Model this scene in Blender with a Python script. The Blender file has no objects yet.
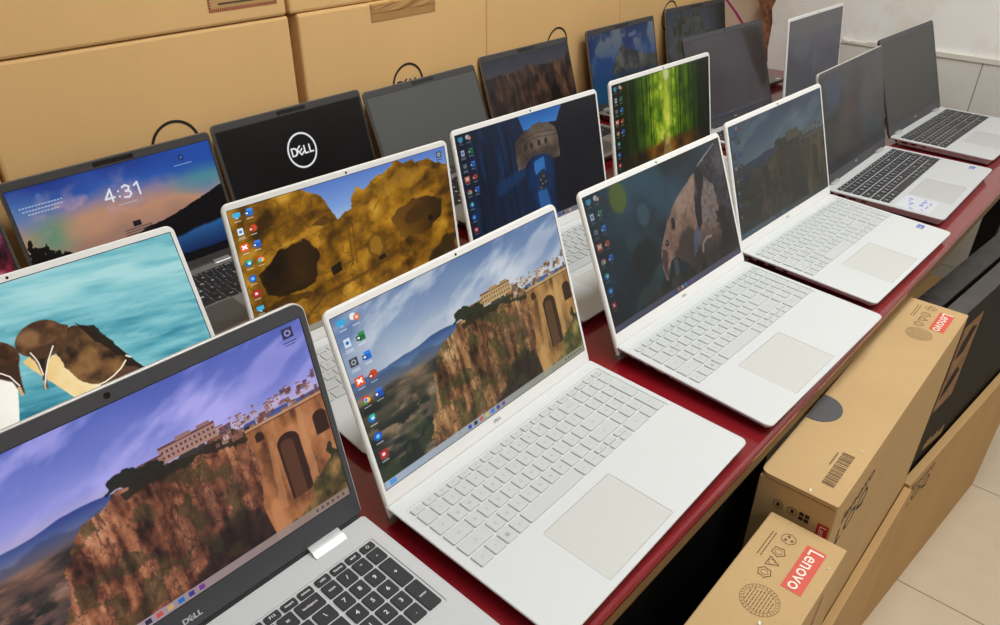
import bpy, bmesh, math, random
import numpy as np
from mathutils import Matrix, Vector

random.seed(7)
TZ = 0.90                       # height of the table top
SC = bpy.context.scene
COL = SC.collection
R = math.radians
EXPO = 0.0

# ------------------------------------------------------------------ helpers
def tag(o, label=None, cat=None, group=None, kind=None):
    if label: o['label'] = label
    if cat: o['category'] = cat
    if group: o['group'] = group
    if kind: o['kind'] = kind
    return o

def link(o, parent=None):
    COL.objects.link(o)
    if parent is not None: o.parent = parent
    return o

def empty(name, loc, rot=(0, 0, 0)):
    o = bpy.data.objects.new(name, None)
    o.location = loc; o.rotation_euler = rot
    o.empty_display_size = 0.05
    return link(o)

def obj(name, me, mat=None, parent=None, loc=(0, 0, 0), rot=(0, 0, 0)):
    if isinstance(me, bmesh.types.BMesh):
        bm = me; me = bpy.data.meshes.new(name); bm.to_mesh(me); bm.free()
    if mat is not None:
        me.materials.clear(); me.materials.append(mat)
    o = bpy.data.objects.new(name, me)
    o.location = loc; o.rotation_euler = rot
    return link(o, parent)

def smooth_mesh(me, angle=40):
    for p in me.polygons: p.use_smooth = True
    me.set_sharp_from_angle(angle=R(angle))
    return me

def add_box(bm, x0, x1, y0, y1, z0, z1):
    v = [bm.verts.new(c) for c in ((x0,y0,z0),(x1,y0,z0),(x1,y1,z0),(x0,y1,z0),(x0,y0,z1),(x1,y0,z1),(x1,y1,z1),(x0,y1,z1))]
    for f in ((3,2,1,0),(4,5,6,7),(0,1,5,4),(1,2,6,5),(2,3,7,6),(3,0,4,7)):
        bm.faces.new([v[i] for i in f])
    return v

def box_bm(x0, x1, y0, y1, z0, z1, bevel=0.0, seg=2):
    bm = bmesh.new(); add_box(bm, x0, x1, y0, y1, z0, z1)
    if bevel: bmesh.ops.bevel(bm, geom=bm.edges[:], offset=bevel, segments=seg, affect='EDGES', profile=0.5)
    return bm

def rr(x0, x1, y0, y1, r, n=6):
    """rounded rectangle, ccw; r is one radius or four (x0y0, x1y0, x1y1, x0y1)"""
    if not isinstance(r, (tuple, list)): r = (r,)*4
    out = []
    for (cx, cy, sx, sy, a0, q) in ((x0,y0,1,1,180,r[0]),(x1,y0,-1,1,270,r[1]),(x1,y1,-1,-1,0,r[2]),(x0,y1,1,-1,90,r[3])):
        if q <= 0: out.append((cx, cy)); continue
        for i in range(n+1):
            a = R(a0 + 90*i/n)
            out.append((cx+sx*q+q*math.cos(a), cy+sy*q+q*math.sin(a)))
    return out

def stack(bm, loops):
    """side walls between same-length loops of 3-d points; returns the vertex loops"""
    L = [[bm.verts.new(p) for p in lp] for lp in loops]
    for a, b in zip(L, L[1:]):
        n = len(a)
        for i in range(n): bm.faces.new((a[i], a[(i+1) % n], b[(i+1) % n], b[i]))
    return L

def loop_edges(bm, lp):
    out = []
    for i in range(len(lp)):
        e = bm.edges.get((lp[i], lp[(i+1) % len(lp)])) or bm.edges.new((lp[i], lp[(i+1) % len(lp)]))
        out.append(e)
    return out

def fill(bm, loops):
    es = []
    for lp in loops: es += loop_edges(bm, lp)
    bmesh.ops.triangle_fill(bm, use_beauty=True, use_dissolve=False, edges=es)

def fix(bm):
    bmesh.ops.remove_doubles(bm, verts=bm.verts[:], dist=1e-6)
    bmesh.ops.recalc_face_normals(bm, faces=bm.faces[:])
    return bm

def prism(bm, pts, f0, f1):
    """closed prism over 2-d outline pts; f0/f1 map (x,y) to 3-d"""
    a, b = stack(bm, [[f0(*p) for p in pts], [f1(*p) for p in pts]])
    bm.faces.new(a[::-1]); bm.faces.new(b)

# ------------------------------------------------------------------ materials
def s2l(c):
    return tuple(((x/255)/12.92 if x/255 <= 0.04045 else ((x/255+0.055)/1.055)**2.4) for x in c)

def mat(name, rgb, rough=0.5, metal=0.0, spec=0.5, noise=0.0, nscale=40.0, bump=0.0, bscale=200.0, coat=0.0, coat_rough=0.05, stretch=(1,1,1)):
    m = bpy.data.materials.new(name); m.use_nodes = True
    nt = m.node_tree; b = nt.nodes['Principled BSDF']
    c = s2l(rgb)
    b.inputs['Base Color'].default_value = (*c, 1)
    b.inputs['Roughness'].default_value = rough
    b.inputs['Metallic'].default_value = metal
    b.inputs['Specular IOR Level'].default_value = spec
    b.inputs['Coat Weight'].default_value = coat
    b.inputs['Coat Roughness'].default_value = coat_rough
    if noise or bump:
        tc = nt.nodes.new('ShaderNodeTexCoord'); mp = nt.nodes.new('ShaderNodeMapping')
        mp.inputs['Scale'].default_value = stretch
        nt.links.new(tc.outputs['Object'], mp.inputs['Vector'])
    if noise:
        n = nt.nodes.new('ShaderNodeTexNoise'); n.inputs['Scale'].default_value = nscale; n.inputs['Detail'].default_value = 5
        nt.links.new(mp.outputs[0], n.inputs['Vector'])
        r = nt.nodes.new('ShaderNodeValToRGB')
        r.color_ramp.elements[0].position = 0.3; r.color_ramp.elements[1].position = 0.7
        r.color_ramp.elements[0].color = (*[x*(1-noise) for x in c], 1)
        r.color_ramp.elements[1].color = (*[min(1, x*(1+noise)) for x in c], 1)
        nt.links.new(n.outputs['Fac'], r.inputs['Fac']); nt.links.new(r.outputs['Color'], b.inputs['Base Color'])
    if bump:
        n2 = nt.nodes.new('ShaderNodeTexNoise'); n2.inputs['Scale'].default_value = bscale; n2.inputs['Detail'].default_value = 3
        nt.links.new(mp.outputs[0], n2.inputs['Vector'])
        bp = nt.nodes.new('ShaderNodeBump'); bp.inputs['Strength'].default_value = bump; bp.inputs['Distance'].default_value = 0.002
        nt.links.new(n2.outputs['Fac'], bp.inputs['Height']); nt.links.new(bp.outputs[0], b.inputs['Normal'])
    return m

M = dict(
    white_deck=mat('white_silver_deck', (216,218,217), 0.42, noise=0.012, nscale=900),
    white_key=mat('pale_grey_key', (203,205,204), 0.5),
    white_pad=mat('pale_touchpad', (208,208,203), 0.38),
    white_lid=mat('white_silver_lid', (244,243,240), 0.34),
    white_bezel=mat('white_bezel', (243,241,238), 0.38),
    legend_grey=mat('grey_legend', (158,159,158), 0.6),
    silver_deck=mat('silver_deck', (203,204,204), 0.4, noise=0.02, nscale=900),
    silver_pad=mat('silver_touchpad', (190,190,188), 0.35),
    silver_lid=mat('silver_lid_back', (200,198,194), 0.35, metal=0.2),
    black_key=mat('black_key', (50,50,54), 0.5),
    legend_white=mat('white_legend', (225,225,225), 0.6),
    dark_bezel=mat('charcoal_bezel', (70,70,75), 0.45),
    dark_lid=mat('charcoal_lid', (62,61,62), 0.45),
    chrome=mat('polished_hinge', (208,208,208), 0.32, metal=0.8),
    lat_deck=mat('grey_deck', (128,124,118), 0.45, noise=0.02, nscale=800),
    lat_pad=mat('grey_touchpad', (112,108,102), 0.4),
    lat_lid=mat('grey_lid_back', (118,113,106), 0.4, metal=0.3),
    lat_bezel=mat('dark_grey_bezel', (64,62,62), 0.5),
    lat_key=mat('dark_key', (36,36,38), 0.55),
    panel=mat('panel_border', (8,8,9), 0.35),
    port=mat('port_black', (14,13,13), 0.4),
    port_side=mat('port_shell', (96,90,88), 0.35, metal=0.6),
    shade_panel=mat('matte_shade_black', (9,9,9), 0.95, spec=0.1, bump=0.4, bscale=120),
    rubber=mat('grey_rubber', (120,118,114), 0.7),
    lens=mat('lens_black', (6,6,7), 0.12),
    ink=mat('print_black', (44,36,28), 0.7),
    ink_soft=mat('print_brown', (118,92,60), 0.75),
    ink_red=mat('print_red', (150,40,40), 0.7),
    label_red=mat('label_red', (218,90,72), 0.55),
    label_red_dark=mat('label_red_end', (190,40,38), 0.55),
    label_white=mat('label_lettering', (252,232,214), 0.6),
    label_card=mat('card_print', (142,100,58), 0.6, noise=0.35, nscale=30),
    sticker_blue=mat('sticker_blue', (70,92,190), 0.35),
    mark_blue=mat('mark_blue', (112,134,206), 0.45),
    sticker_white=mat('sticker_white', (212,214,220), 0.4),
    tape=mat('packing_tape', (183,140,86), 0.22, noise=0.06, nscale=20),
    disc=mat('dark_grey_disc', (84,84,84), 0.5),
    logo_grey=mat('logo_grey', (150,150,150), 0.35, metal=0.5),
    logo_white=mat('logo_silver', (214,214,216), 0.3, metal=0.3),
    scrap=mat('paper_scrap', (240,236,226), 0.8),
    black_metal=mat('black_metal', (16,16,17), 0.5),
    wood_edge=mat('raw_board_edge', (128,98,60), 0.7, noise=0.22, nscale=30, stretch=(1,1,8)),
)

def cardboard(name, rgb, noise=0.05):
    m = mat(name, rgb, 0.72, spec=0.25, noise=noise, nscale=6.0, bump=0.12, bscale=260, stretch=(1, 1, 0.25))
    return m
M['card'] = cardboard('brown_cardboard', (200,166,117))
M['card_back'] = cardboard('tan_cardboard', (231,188,128), 0.03)
M['card_side'] = cardboard('light_cardboard', (192,155,104))
M['black_card'] = mat('black_printed_card', (24,21,18), 0.6, spec=0.15, noise=0.3, nscale=14)
M['black_gloss'] = mat('black_carton_top', (70,66,62), 0.5, noise=0.35, nscale=24, bump=0.5, bscale=50)
M['black_crumpled'] = mat('black_crumpled_film', (34,32,31), 0.4, noise=0.5, nscale=40, bump=1.0, bscale=45)
M['red_table'] = mat('maroon_table_top', (130,16,28), 0.2, noise=0.06, nscale=8, coat=0.6, coat_rough=0.08, bump=0.03, bscale=30)

def floor_mat():
    m = bpy.data.materials.new('beige_floor_tiles'); m.use_nodes = True
    nt = m.node_tree; b = nt.nodes['Principled BSDF']
    tc = nt.nodes.new('ShaderNodeTexCoord'); mp = nt.nodes.new('ShaderNodeMapping')
    mp.inputs['Location'].default_value = (-1.040+0.479*4, 0.30, 0)
    nt.links.new(tc.outputs['Object'], mp.inputs['Vector'])
    br = nt.nodes.new('ShaderNodeTexBrick')
    br.offset = 0; br.squash = 1
    br.inputs['Scale'].default_value = 1; br.inputs['Brick Width'].default_value = 0.479; br.inputs['Row Height'].default_value = 0.479
    br.inputs['Mortar Size'].default_value = 0.0016; br.inputs['Mortar Smooth'].default_value = 0.1
    br.inputs['Color1'].default_value = (*s2l((226,206,178)),1); br.inputs['Color2'].default_value = (*s2l((222,203,176)),1)
    br.inputs['Mortar'].default_value = (*s2l((132,112,88)),1)
    nt.links.new(mp.outputs[0], br.inputs['Vector'])
    n = nt.nodes.new('ShaderNodeTexNoise'); n.inputs['Scale'].default_value = 18; n.inputs['Detail'].default_value = 6
    nt.links.new(tc.outputs['Object'], n.inputs['Vector'])
    mx = nt.nodes.new('ShaderNodeMixRGB'); mx.blend_type = 'MULTIPLY'; mx.inputs['Fac'].default_value = 0.14
    nt.links.new(br.outputs['Color'], mx.inputs['Color1']); nt.links.new(n.outputs['Fac'], mx.inputs['Color2'])
    nt.links.new(mx.outputs[0], b.inputs['Base Color']); b.inputs['Roughness'].default_value = 0.35
    return m

def plaster_mat(name, rgb, stain, amount=0.55):
    m = bpy.data.materials.new(name); m.use_nodes = True
    nt = m.node_tree; b = nt.nodes['Principled BSDF']
    tc = nt.nodes.new('ShaderNodeTexCoord')
    n = nt.nodes.new('ShaderNodeTexNoise'); n.inputs['Scale'].default_value = 7; n.inputs['Detail'].default_value = 8; n.inputs['Roughness'].default_value = 0.65
    nt.links.new(tc.outputs['Object'], n.inputs['Vector'])
    r = nt.nodes.new('ShaderNodeValToRGB'); r.color_ramp.elements[0].position = 0.5; r.color_ramp.elements[1].position = 0.74
    r.color_ramp.elements[0].color = (*s2l(rgb),1)
    r.color_ramp.elements[1].color = (*[a*(1-amount)+c*amount for a, c in zip(s2l(rgb), s2l(stain))],1)
    nt.links.new(n.outputs['Fac'], r.inputs['Fac']); nt.links.new(r.outputs['Color'], b.inputs['Base Color'])
    bp = nt.nodes.new('ShaderNodeBump'); bp.inputs['Strength'].default_value = 0.35; bp.inputs['Distance'].default_value = 0.006
    nt.links.new(n.outputs['Fac'], bp.inputs['Height']); nt.links.new(bp.outputs[0], b.inputs['Normal'])
    b.inputs['Roughness'].default_value = 0.8
    return m
M['plaster'] = plaster_mat('worn_white_plaster', (250,249,246), (222,202,172))
M['plaster_back'] = plaster_mat('beige_plaster', (232,210,186), (188,160,132), 0.4)
M['plain_wall'] = plaster_mat('cream_wall', (214,208,196), (200,190,174), 0.4)
M['ceiling'] = mat('white_ceiling', (226,224,218), 0.9)
M['tile_grey'] = mat('grey_wall_tile', (226,224,216), 0.32, noise=0.03, nscale=12)
M['tile_joint'] = mat('tile_joint', (128,122,112), 0.8)
M['trim'] = mat('white_trim', (228,224,212), 0.5)
M['brick'] = mat('broken_brick', (150,104,76), 0.9, noise=0.5, nscale=60, bump=0.8, bscale=90)
M['magenta'] = mat('magenta_paint', (190,40,120), 0.7)
M['floor'] = floor_mat()

# ------------------------------------------------------------------ strokes for lettering
DELL = []   # list of polygons (outer, [holes]) in unit cap height, origin bottom-left
def _bar(x0, y0, x1, y1, rot=None, c=None):
    p = [(x0,y0),(x1,y0),(x1,y1),(x0,y1)]
    if rot:
        a = R(rot); ca, sa = math.cos(a), math.sin(a)
        p = [(c[0]+(x-c[0])*ca-(y-c[1])*sa, c[1]+(x-c[0])*sa+(y-c[1])*ca) for x, y in p]
    return p
_arc = lambda cx, cy, rx, ry, a0, a1, n: [(cx+rx*math.cos(R(a0+(a1-a0)*i/n)), cy+ry*math.sin(R(a0+(a1-a0)*i/n))) for i in range(n+1)]
DELL.append(([(0,0)] + _arc(0.42,0.5,0.5,0.5,-90,90,10) + [(0,1)], [[(0.24,0.2)] + _arc(0.42,0.5,0.25,0.3,-90,90,8) + [(0.24,0.8)]]))
_c = (1.27, 0.5); _rot = 36
for b in ((0.92,0.0,1.12,1.0),(1.1,0.0,1.66,0.19),(1.1,0.405,1.62,0.595),(1.1,0.81,1.66,1.0)):
    DELL.append((_bar(*b, rot=_rot, c=_c), []))
for x in (1.72, 2.42):
    DELL.append(([(x,0),(x+0.62,0),(x+0.62,0.2),(x+0.23,0.2),(x+0.23,1),(x,1)], []))
DELL_W = 3.04

def polys_mesh(bm, polys, sc, ox, oy, fmap):
    for outer, holes in polys:
        loops = [[bm.verts.new(fmap(ox+x*sc, oy+y*sc)) for x, y in lp] for lp in [outer]+holes]
        if not holes: bm.faces.new(loops[0])
        else: fill(bm, loops)

_text_cache = {}
def text_geo(s, off=0.0):
    if (s, off) in _text_cache: return _text_cache[(s, off)]
    cu = bpy.data.curves.new('t', 'FONT'); cu.body = s; cu.size = 1; cu.align_x = 'CENTER'; cu.align_y = 'CENTER'; cu.resolution_u = 2; cu.offset = off
    o = bpy.data.objects.new('t', cu); COL.objects.link(o)
    dg = bpy.context.evaluated_depsgraph_get(); dg.update()
    me = o.evaluated_get(dg).to_mesh()
    v = [tuple(x.co) for x in me.vertices]; f = [tuple(p.vertices) for p in me.polygons]
    o.evaluated_get(dg).to_mesh_clear()
    bpy.data.objects.remove(o); bpy.data.curves.remove(cu)
    _text_cache[(s, off)] = (v, f)
    return v, f

def add_text(bm, s, size, fmap, cx=0, cy=0, sx=1.0, bold=0.0):
    """text centred at (cx,cy) of the 2-d plane that fmap lifts to 3-d"""
    v, f = text_geo(s, round(bold, 3))
    vs = [bm.verts.new(fmap(cx+p[0]*size*sx, cy+p[1]*size)) for p in v]
    for q in f:
        try: bm.faces.new([vs[i] for i in q])
        except ValueError: pass

def ring_pts(bm, fmap, cx, cy, r0, r1, n=40):
    a = [bm.verts.new(fmap(cx+r0*math.cos(2*math.pi*i/n), cy+r0*math.sin(2*math.pi*i/n))) for i in range(n)]
    b = [bm.verts.new(fmap(cx+r1*math.cos(2*math.pi*i/n), cy+r1*math.sin(2*math.pi*i/n))) for i in range(n)]
    for i in range(n): bm.faces.new((a[i], a[(i+1) % n], b[(i+1) % n], b[i]))

def quad(bm, fmap, x0, x1, y0, y1):
    bm.faces.new([bm.verts.new(fmap(*p)) for p in ((x0,y0),(x1,y0),(x1,y1),(x0,y1))])

def facing(bm, n):
    n = Vector(n)
    bm.normal_update()
    for f in bm.faces:
        if f.normal.dot(n) < 0: f.normal_flip()
    return bm
# ------------------------------------------------------------------ pictures the screens show (computed here, pixel by pixel)
class Paint:
    def __init__(s, w=640, h=360, seed=1):
        s.w, s.h = w, h; s.rng = np.random.default_rng(seed)
        s.U, s.V = np.meshgrid((np.arange(w)+0.5)/w, (np.arange(h)+0.5)/h)
        s.img = np.zeros((h, w, 3))
    def fbm(s, fx, fy, octs=5, rot=0.0, gain=0.5):
        c, n = math.cos(R(rot)), math.sin(R(rot))
        x = s.U*16/9; y = s.V
        X, Y = (c*x+n*y)*fx+50, (-n*x+c*y)*fy+50
        out = 0; amp = 1; tot = 0
        for k in range(octs):
            g = s.rng.random((256, 256))
            xi = np.floor(X).astype(int); yi = np.floor(Y).astype(int)
            fx_ = X-xi; fy_ = Y-yi; fx_ = fx_*fx_*(3-2*fx_); fy_ = fy_*fy_*(3-2*fy_)
            a = g[yi % 256, xi % 256]; b = g[yi % 256, (xi+1) % 256]; c_ = g[(yi+1) % 256, xi % 256]; d = g[(yi+1) % 256, (xi+1) % 256]
            out = out+amp*((a*(1-fx_)+b*fx_)*(1-fy_)+(c_*(1-fx_)+d*fx_)*fy_)
            tot += amp; amp *= gain; X = X*2+7.3; Y = Y*2+3.1
        return np.clip((out/tot-0.5)*1.7+0.5, 0, 1)
    def blur(s, m, r):
        r = int(r)
        if r < 1: return m
        for ax in (0, 1):
            p = np.pad(m, [(r, r) if i == ax else (0, 0) for i in range(2)], mode='edge')
            cs = np.cumsum(p, axis=ax); cs = np.insert(cs, 0, 0, axis=ax)
            n = m.shape[ax]
            m = (np.take(cs, range(2*r+1, 2*r+1+n), axis=ax)-np.take(cs, range(0, n), axis=ax))/(2*r+1)
        return m
    def poly(s, pts, wob=0.0, freq=9, soft=1):
        u, v = s.U, s.V
        if wob: u = u+(s.fbm(freq, freq, 4)-0.5)*wob; v = v+(s.fbm(freq, freq, 4)-0.5)*wob*1.6
        m = np.zeros_like(s.U, bool)
        n = len(pts)
        for i in range(n):
            (x0, y0), (x1, y1) = pts[i], pts[(i+1) % n]
            if y0 == y1: continue
            c = ((y0 <= v) & (v < y1)) | ((y1 <= v) & (v < y0))
            m ^= c & (u < x0+(v-y0)*(x1-x0)/(y1-y0))
        return s.blur(m.astype(float), soft)
    def ell(s, cx, cy, rx, ry, rot=0, soft=1):
        c, n = math.cos(R(rot)), math.sin(R(rot))
        x = (s.U-cx)*16/9; y = s.V-cy
        d = np.hypot((c*x+n*y)/(rx*16/9), (-n*x+c*y)/ry)
        return s.blur((d < 1).astype(float), soft)
    def stroke(s, pts, wd, soft=0):
        x = s.U*16/9; y = s.V; d = np.full_like(x, 9.0)
        for (ax, ay), (bx, by) in zip(pts, pts[1:]):
            ax, bx = ax*16/9, bx*16/9
            L = (bx-ax)**2+(by-ay)**2+1e-12
            t = np.clip(((x-ax)*(bx-ax)+(y-ay)*(by-ay))/L, 0, 1)
            d = np.minimum(d, np.hypot(x-ax-t*(bx-ax), y-ay-t*(by-ay)))
        return s.blur(np.clip((wd-d)*s.h+0.5, 0, 1), soft)
    def put(s, m, c, a=1.0):
        c = np.asarray(c, float)
        if c.max() > 1.5: c = c/255
        s.img += (c-s.img)*(np.clip(m, 0, 1)*a)[..., None]
    def rect(s, x0, x1, y0, y1, c, a=1.0):
        i0, i1 = max(0, int(round(y0*s.h))), max(0, int(round(y1*s.h)))
        j0, j1 = max(0, int(round(x0*s.w))), max(0, int(round(x1*s.w)))
        i1 = max(i1, i0+1); j1 = max(j1, j0+1)
        r = s.img[i0:i1, j0:j1]; r += (np.array(c)/255-r)*a
    def ramp(s, t, stops):
        t = np.clip(t, 0, 1); ks = [k for k, _ in stops]
        return np.stack([np.interp(t, ks, [c[i]/255 for _, c in stops]) for i in range(3)], -1)
    def image(s, name):
        im = bpy.data.images.new(name, s.w, s.h, alpha=False)
        px = np.ones((s.h, s.w, 4), np.float32)
        px[..., :3] = np.clip(s.img, 0, 1)[::-1]
        im.pixels.foreach_set(px.ravel()); im.update(); im.pack()
        return im

MON, BIN, GEAR, MIND, CHR, EDGE, DISC, PDF, DOC2, XLS, OUTL, PPT, WORD = range(13)
def draw_icon(p, k, cx, cy, sc=1.0):
    w, h = 0.0145*sc, 0.0235*sc
    if k == MON: p.rect(cx-w, cx+w, cy-h*0.8, cy+h*0.5, (60,175,225)); p.rect(cx-w*0.4, cx+w*0.4, cy+h*0.5, cy+h, (150,190,215))
    elif k == BIN: p.rect(cx-w*0.75, cx+w*0.75, cy-h, cy+h, (216,228,238)); p.put(p.ell(cx, cy, w*0.4, h*0.4), (50,110,190))
    elif k == GEAR: p.rect(cx-w, cx+w, cy-h, cy+h, (66,70,82)); p.put(p.ell(cx, cy, w*0.6, h*0.6), (200,204,214)); p.put(p.ell(cx, cy, w*0.35, h*0.35), (66,70,82))
    elif k == MIND:
        p.rect(cx-w*1.1, cx+w*1.1, cy-h*1.1, cy+h*1.1, (232,90,42))
        p.put(p.stroke([(cx-w*0.5, cy-h*0.5), (cx+w*0.5, cy+h*0.3)], 0.006), (255,255,255)); p.put(p.stroke([(cx+w*0.5, cy-h*0.5), (cx-w*0.5, cy+h*0.3)], 0.006), (255,255,255))
    elif k == CHR:
        p.put(p.ell(cx, cy, w, h), (222,70,52)); p.put(p.ell(cx-w*0.4, cy+h*0.4, w*0.6, h*0.6), (60,160,80)); p.put(p.ell(cx+w*0.5, cy+h*0.2, w*0.5, h*0.6), (250,200,60))
        p.put(p.ell(cx, cy, w*0.5, h*0.5), (240,244,250)); p.put(p.ell(cx, cy, w*0.36, h*0.36), (66,130,230))
    elif k == EDGE: p.put(p.ell(cx, cy, w, h), (20,110,190)); p.put(p.ell(cx+w*0.2, cy-h*0.4, w*0.7, h*0.5), (60,200,150)); p.put(p.ell(cx+w*0.2, cy+h*0.1, w*0.45, h*0.35), (225,240,250))
    elif k == DISC: p.put(p.ell(cx, cy, w*1.05, h*1.05), (24,96,200)); p.put(p.ell(cx, cy, w*0.5, h*0.5), (130,200,240))
    elif k == PDF: p.rect(cx-w, cx+w, cy-h, cy+h, (176,34,40)); p.rect(cx-w*0.4, cx+w*0.4, cy-h*0.4, cy+h*0.4, (240,220,220))
    elif k == DOC2:
        p.put(p.ell(cx-w*0.3, cy-h*0.3, w*0.8, h*0.8), (236,240,246)); p.put(p.ell(cx+w*0.5, cy+h*0.2, w*0.75, h*0.75), (230,120,70)); p.put(p.ell(cx+w*0.5, cy+h*0.2, w*0.35, h*0.35), (246,226,210))
    else:
        c = {XLS: (28,120,62), OUTL: (22,110,208), PPT: (206,74,38), WORD: (28,92,196)}[k]
        if k == PPT: p.put(p.ell(cx+w*0.2, cy, w, h), c)
        else: p.rect(cx-w*0.5, cx+w*1.1, cy-h, cy+h, c); p.rect(cx-w*0.5, cx+w*1.1, cy-h, cy-h*0.3, tuple(min(255, x+30) for x in c))
        p.rect(cx-w*1.1, cx+w*0.1, cy-h*0.35, cy+h*0.75, tuple(int(x*0.75) for x in c)); p.rect(cx-w*0.8, cx-w*0.2, cy-h*0.05, cy+h*0.45, (240,240,244))
def icons(p, col1, col2, u0=0.03, u1=0.077, v0=0.042, dv=0.109, txt=(235,238,245), a=1.0):
    before = p.img.copy()
    for j, col in enumerate((col1, col2)):
        for i, k in enumerate(col):
            if k is None: continue
            cx, cy = (u0, u1)[j], v0+dv*i
            draw_icon(p, k, cx, cy)
            p.rect(cx-0.013, cx+0.013, cy+0.036, cy+0.043, txt, 0.6)
            if k in (GEAR, BIN): p.rect(cx-0.016, cx+0.016, cy+0.047, cy+0.053, txt, 0.5)
    p.img = before+(p.img-before)*a
STD = ([MON, BIN, GEAR, MIND, CHR, EDGE, DISC, PDF], [DOC2, XLS, OUTL, PPT, WORD])

def taskbar(p, c0, c1, h=0.045, u0=0.36, n=7, tray=True, ic=0.9):
    t = np.clip(p.U, 0, 1)[..., None]
    col = (np.array(c0)/255)*(1-t)+(np.array(c1)/255)*t
    p.put((p.V > 1-h).astype(float), col, 0.93)
    cs = [(30,60,190), (40,40,60), (200,90,80), (212,190,120), (30,120,220), (60,60,150), (120,60,160), (40,150,120)]
    y0, y1 = 1-h*0.78, 1-h*0.24
    for i in range(n): p.rect(u0+i*0.028, u0+i*0.028+0.015, y0, y1, cs[i % 8], ic)
    if tray:
        for i in range(6): p.rect(0.885+i*0.018, 0.885+i*0.018+0.008, y0+h*0.1, y1-h*0.1, (70,72,90), 0.7)

def ronda(p, icon=True, corner=False):
    V, U = p.V, p.U
    n1 = p.fbm(2.2, 6.5, 6, rot=-18); n2 = p.fbm(5, 16, 5, rot=-24); n3 = p.fbm(1.2, 2.2, 3)
    p.img[:] = p.ramp(V/0.37, [(0, (110,136,174)), (0.5, (144,164,192)), (1, (194,202,212))])
    cl = np.clip((n1*0.55+n2*0.42+n3*0.2-0.53)*3.2+0.15, 0, 1)
    p.put(cl, (208,214,222), 0.88)
    p.put(np.clip((n3-0.55)*2.2, 0, 1)*(V < 0.4), (78,106,156), 0.45)
    # ridges and valley
    rid = 0.362+0.018*(p.fbm(5, 0.01, 4)-0.5)-0.03*np.exp(-((U-0.36)/0.1)**2)
    p.put(np.clip((V-rid)*140, 0, 1), p.ramp((V-0.35)/0.16, [(0, (62,90,140)), (0.35, (98,124,160)), (0.55, (140,140,140)), (1, (128,108,84))]))
    f = p.fbm(5, 17, 6); g = p.fbm(8, 15, 6)
    vm = np.clip((V-0.445)*22, 0, 1)
    p.put(vm, p.ramp(f, [(0.2, (40,44,44)), (0.42, (82,78,70)), (0.62, (130,108,86)), (0.88, (158,140,116))]))
    p.put(np.clip((V-0.395-0.06*(g-0.5))*40, 0, 1)*np.clip((0.47-V)*40, 0, 1)*(U < 0.4), (64,80,110), 0.6)
    p.put(vm*np.clip((g-0.38)*5, 0, 1)*np.clip((V-0.5)*6, 0, 1), (34,42,38), 0.9)
    p.put(vm*np.clip((p.fbm(9, 12, 5)-0.58)*8, 0, 1)*np.clip((V-0.6)*6, 0, 1), (74,84,50), 0.45)
    # cliff
    cliff = p.poly([(0.43,0.345),(0.395,0.40),(0.335,0.43),(0.305,0.50),(0.29,0.6),(0.272,0.7),(0.235,0.8),(0.215,0.9),(0.21,1.05),(0.9,1.05),(0.82,0.75),(0.79,0.37),(0.6,0.34)], 0.03, 14)
    st = p.fbm(26, 5, 6); bl = p.fbm(7, 6, 6); fine = p.fbm(40, 30, 4)
    rock = np.clip(st*0.5+bl*0.42+fine*0.22-0.06, 0, 1)
    p.put(cliff, p.ramp(rock, [(0.12, (30,22,18)), (0.34, (84,58,40)), (0.52, (138,98,64)), (0.70, (172,130,88)), (0.95, (210,178,136))]))
    p.put(cliff*np.clip((bl-0.5)*5, 0, 1)*np.clip((U-0.45)*4, 0, 1)*np.clip((V-0.45)*5, 0, 1), (44,32,26), 0.62)
    p.put(p.poly([(0.5,1.02),(0.6,0.80),(0.72,0.78),(0.8,0.86),(0.8,1.02)], 0.06, 9, 6), (40,36,28), 0.8)
    cr = np.abs(p.fbm(16, 6, 5)-0.5); p.put(cliff*np.clip(1-cr*18, 0, 1), (34,25,20), 0.5); cr = np.abs(p.fbm(34, 22, 4)-0.5); p.put(cliff*np.clip(1-cr*12, 0, 1), (40,30,24), 0.35)
    p.put(cliff*np.clip((p.fbm(13, 12, 5)-0.64)*10, 0, 1), (62,68,36), 0.55)
    p.put(p.poly([(0.44,0.35),(0.6,0.345),(0.79,0.39),(0.79,0.43),(0.6,0.39),(0.45,0.40)], 0.03, 20), (42,44,26), 0.85)
    # town on the rim
    rs = np.random.default_rng(5)
    for i in range(95):
        u = rs.uniform(0.68, 1.0); t = (u-0.68)/0.32
        v0 = rs.uniform(0.30-0.04*t, 0.385); w = rs.uniform(0.008, 0.02); h = rs.uniform(0.014, 0.035)
        c = [(206,190,160), (188,160,122), (224,216,200), (150,120,92), (120,84,60), (96,80,66)][rs.integers(6)]
        p.rect(u, u+w, v0, v0+h, c, 0.75); p.rect(u, u+w, v0, v0+0.006, (134,88,64), 0.8)
        p.rect(u+w*0.3, u+w*0.5, v0+h*0.4, v0+h*0.7, (66,52,44), 0.7)
    p.rect(0.555, 0.70, 0.272, 0.345, (190,160,116)); p.rect(0.555, 0.70, 0.268, 0.280, (128,84,58)); p.rect(0.60, 0.64, 0.255, 0.275, (176,146,104)); p.rect(0.655, 0.69, 0.255, 0.272, (168,138,100))
    p.rect(0.50, 0.56, 0.30, 0.35, (172,142,100)); p.rect(0.50, 0.56, 0.298, 0.306, (120,80,56))
    for k in range(12):
        for q in range(2): p.rect(0.56+k*0.0118, 0.565+k*0.0118, 0.29+q*0.027, 0.303+q*0.027, (86,62,44), 0.85)
    p.put(p.poly([(0.42,0.35),(0.44,0.30),(0.47,0.285),(0.50,0.30),(0.55,0.31),(0.56,0.35),(0.5,0.365)], 0.02, 24), (38,44,24), 0.95)
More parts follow.
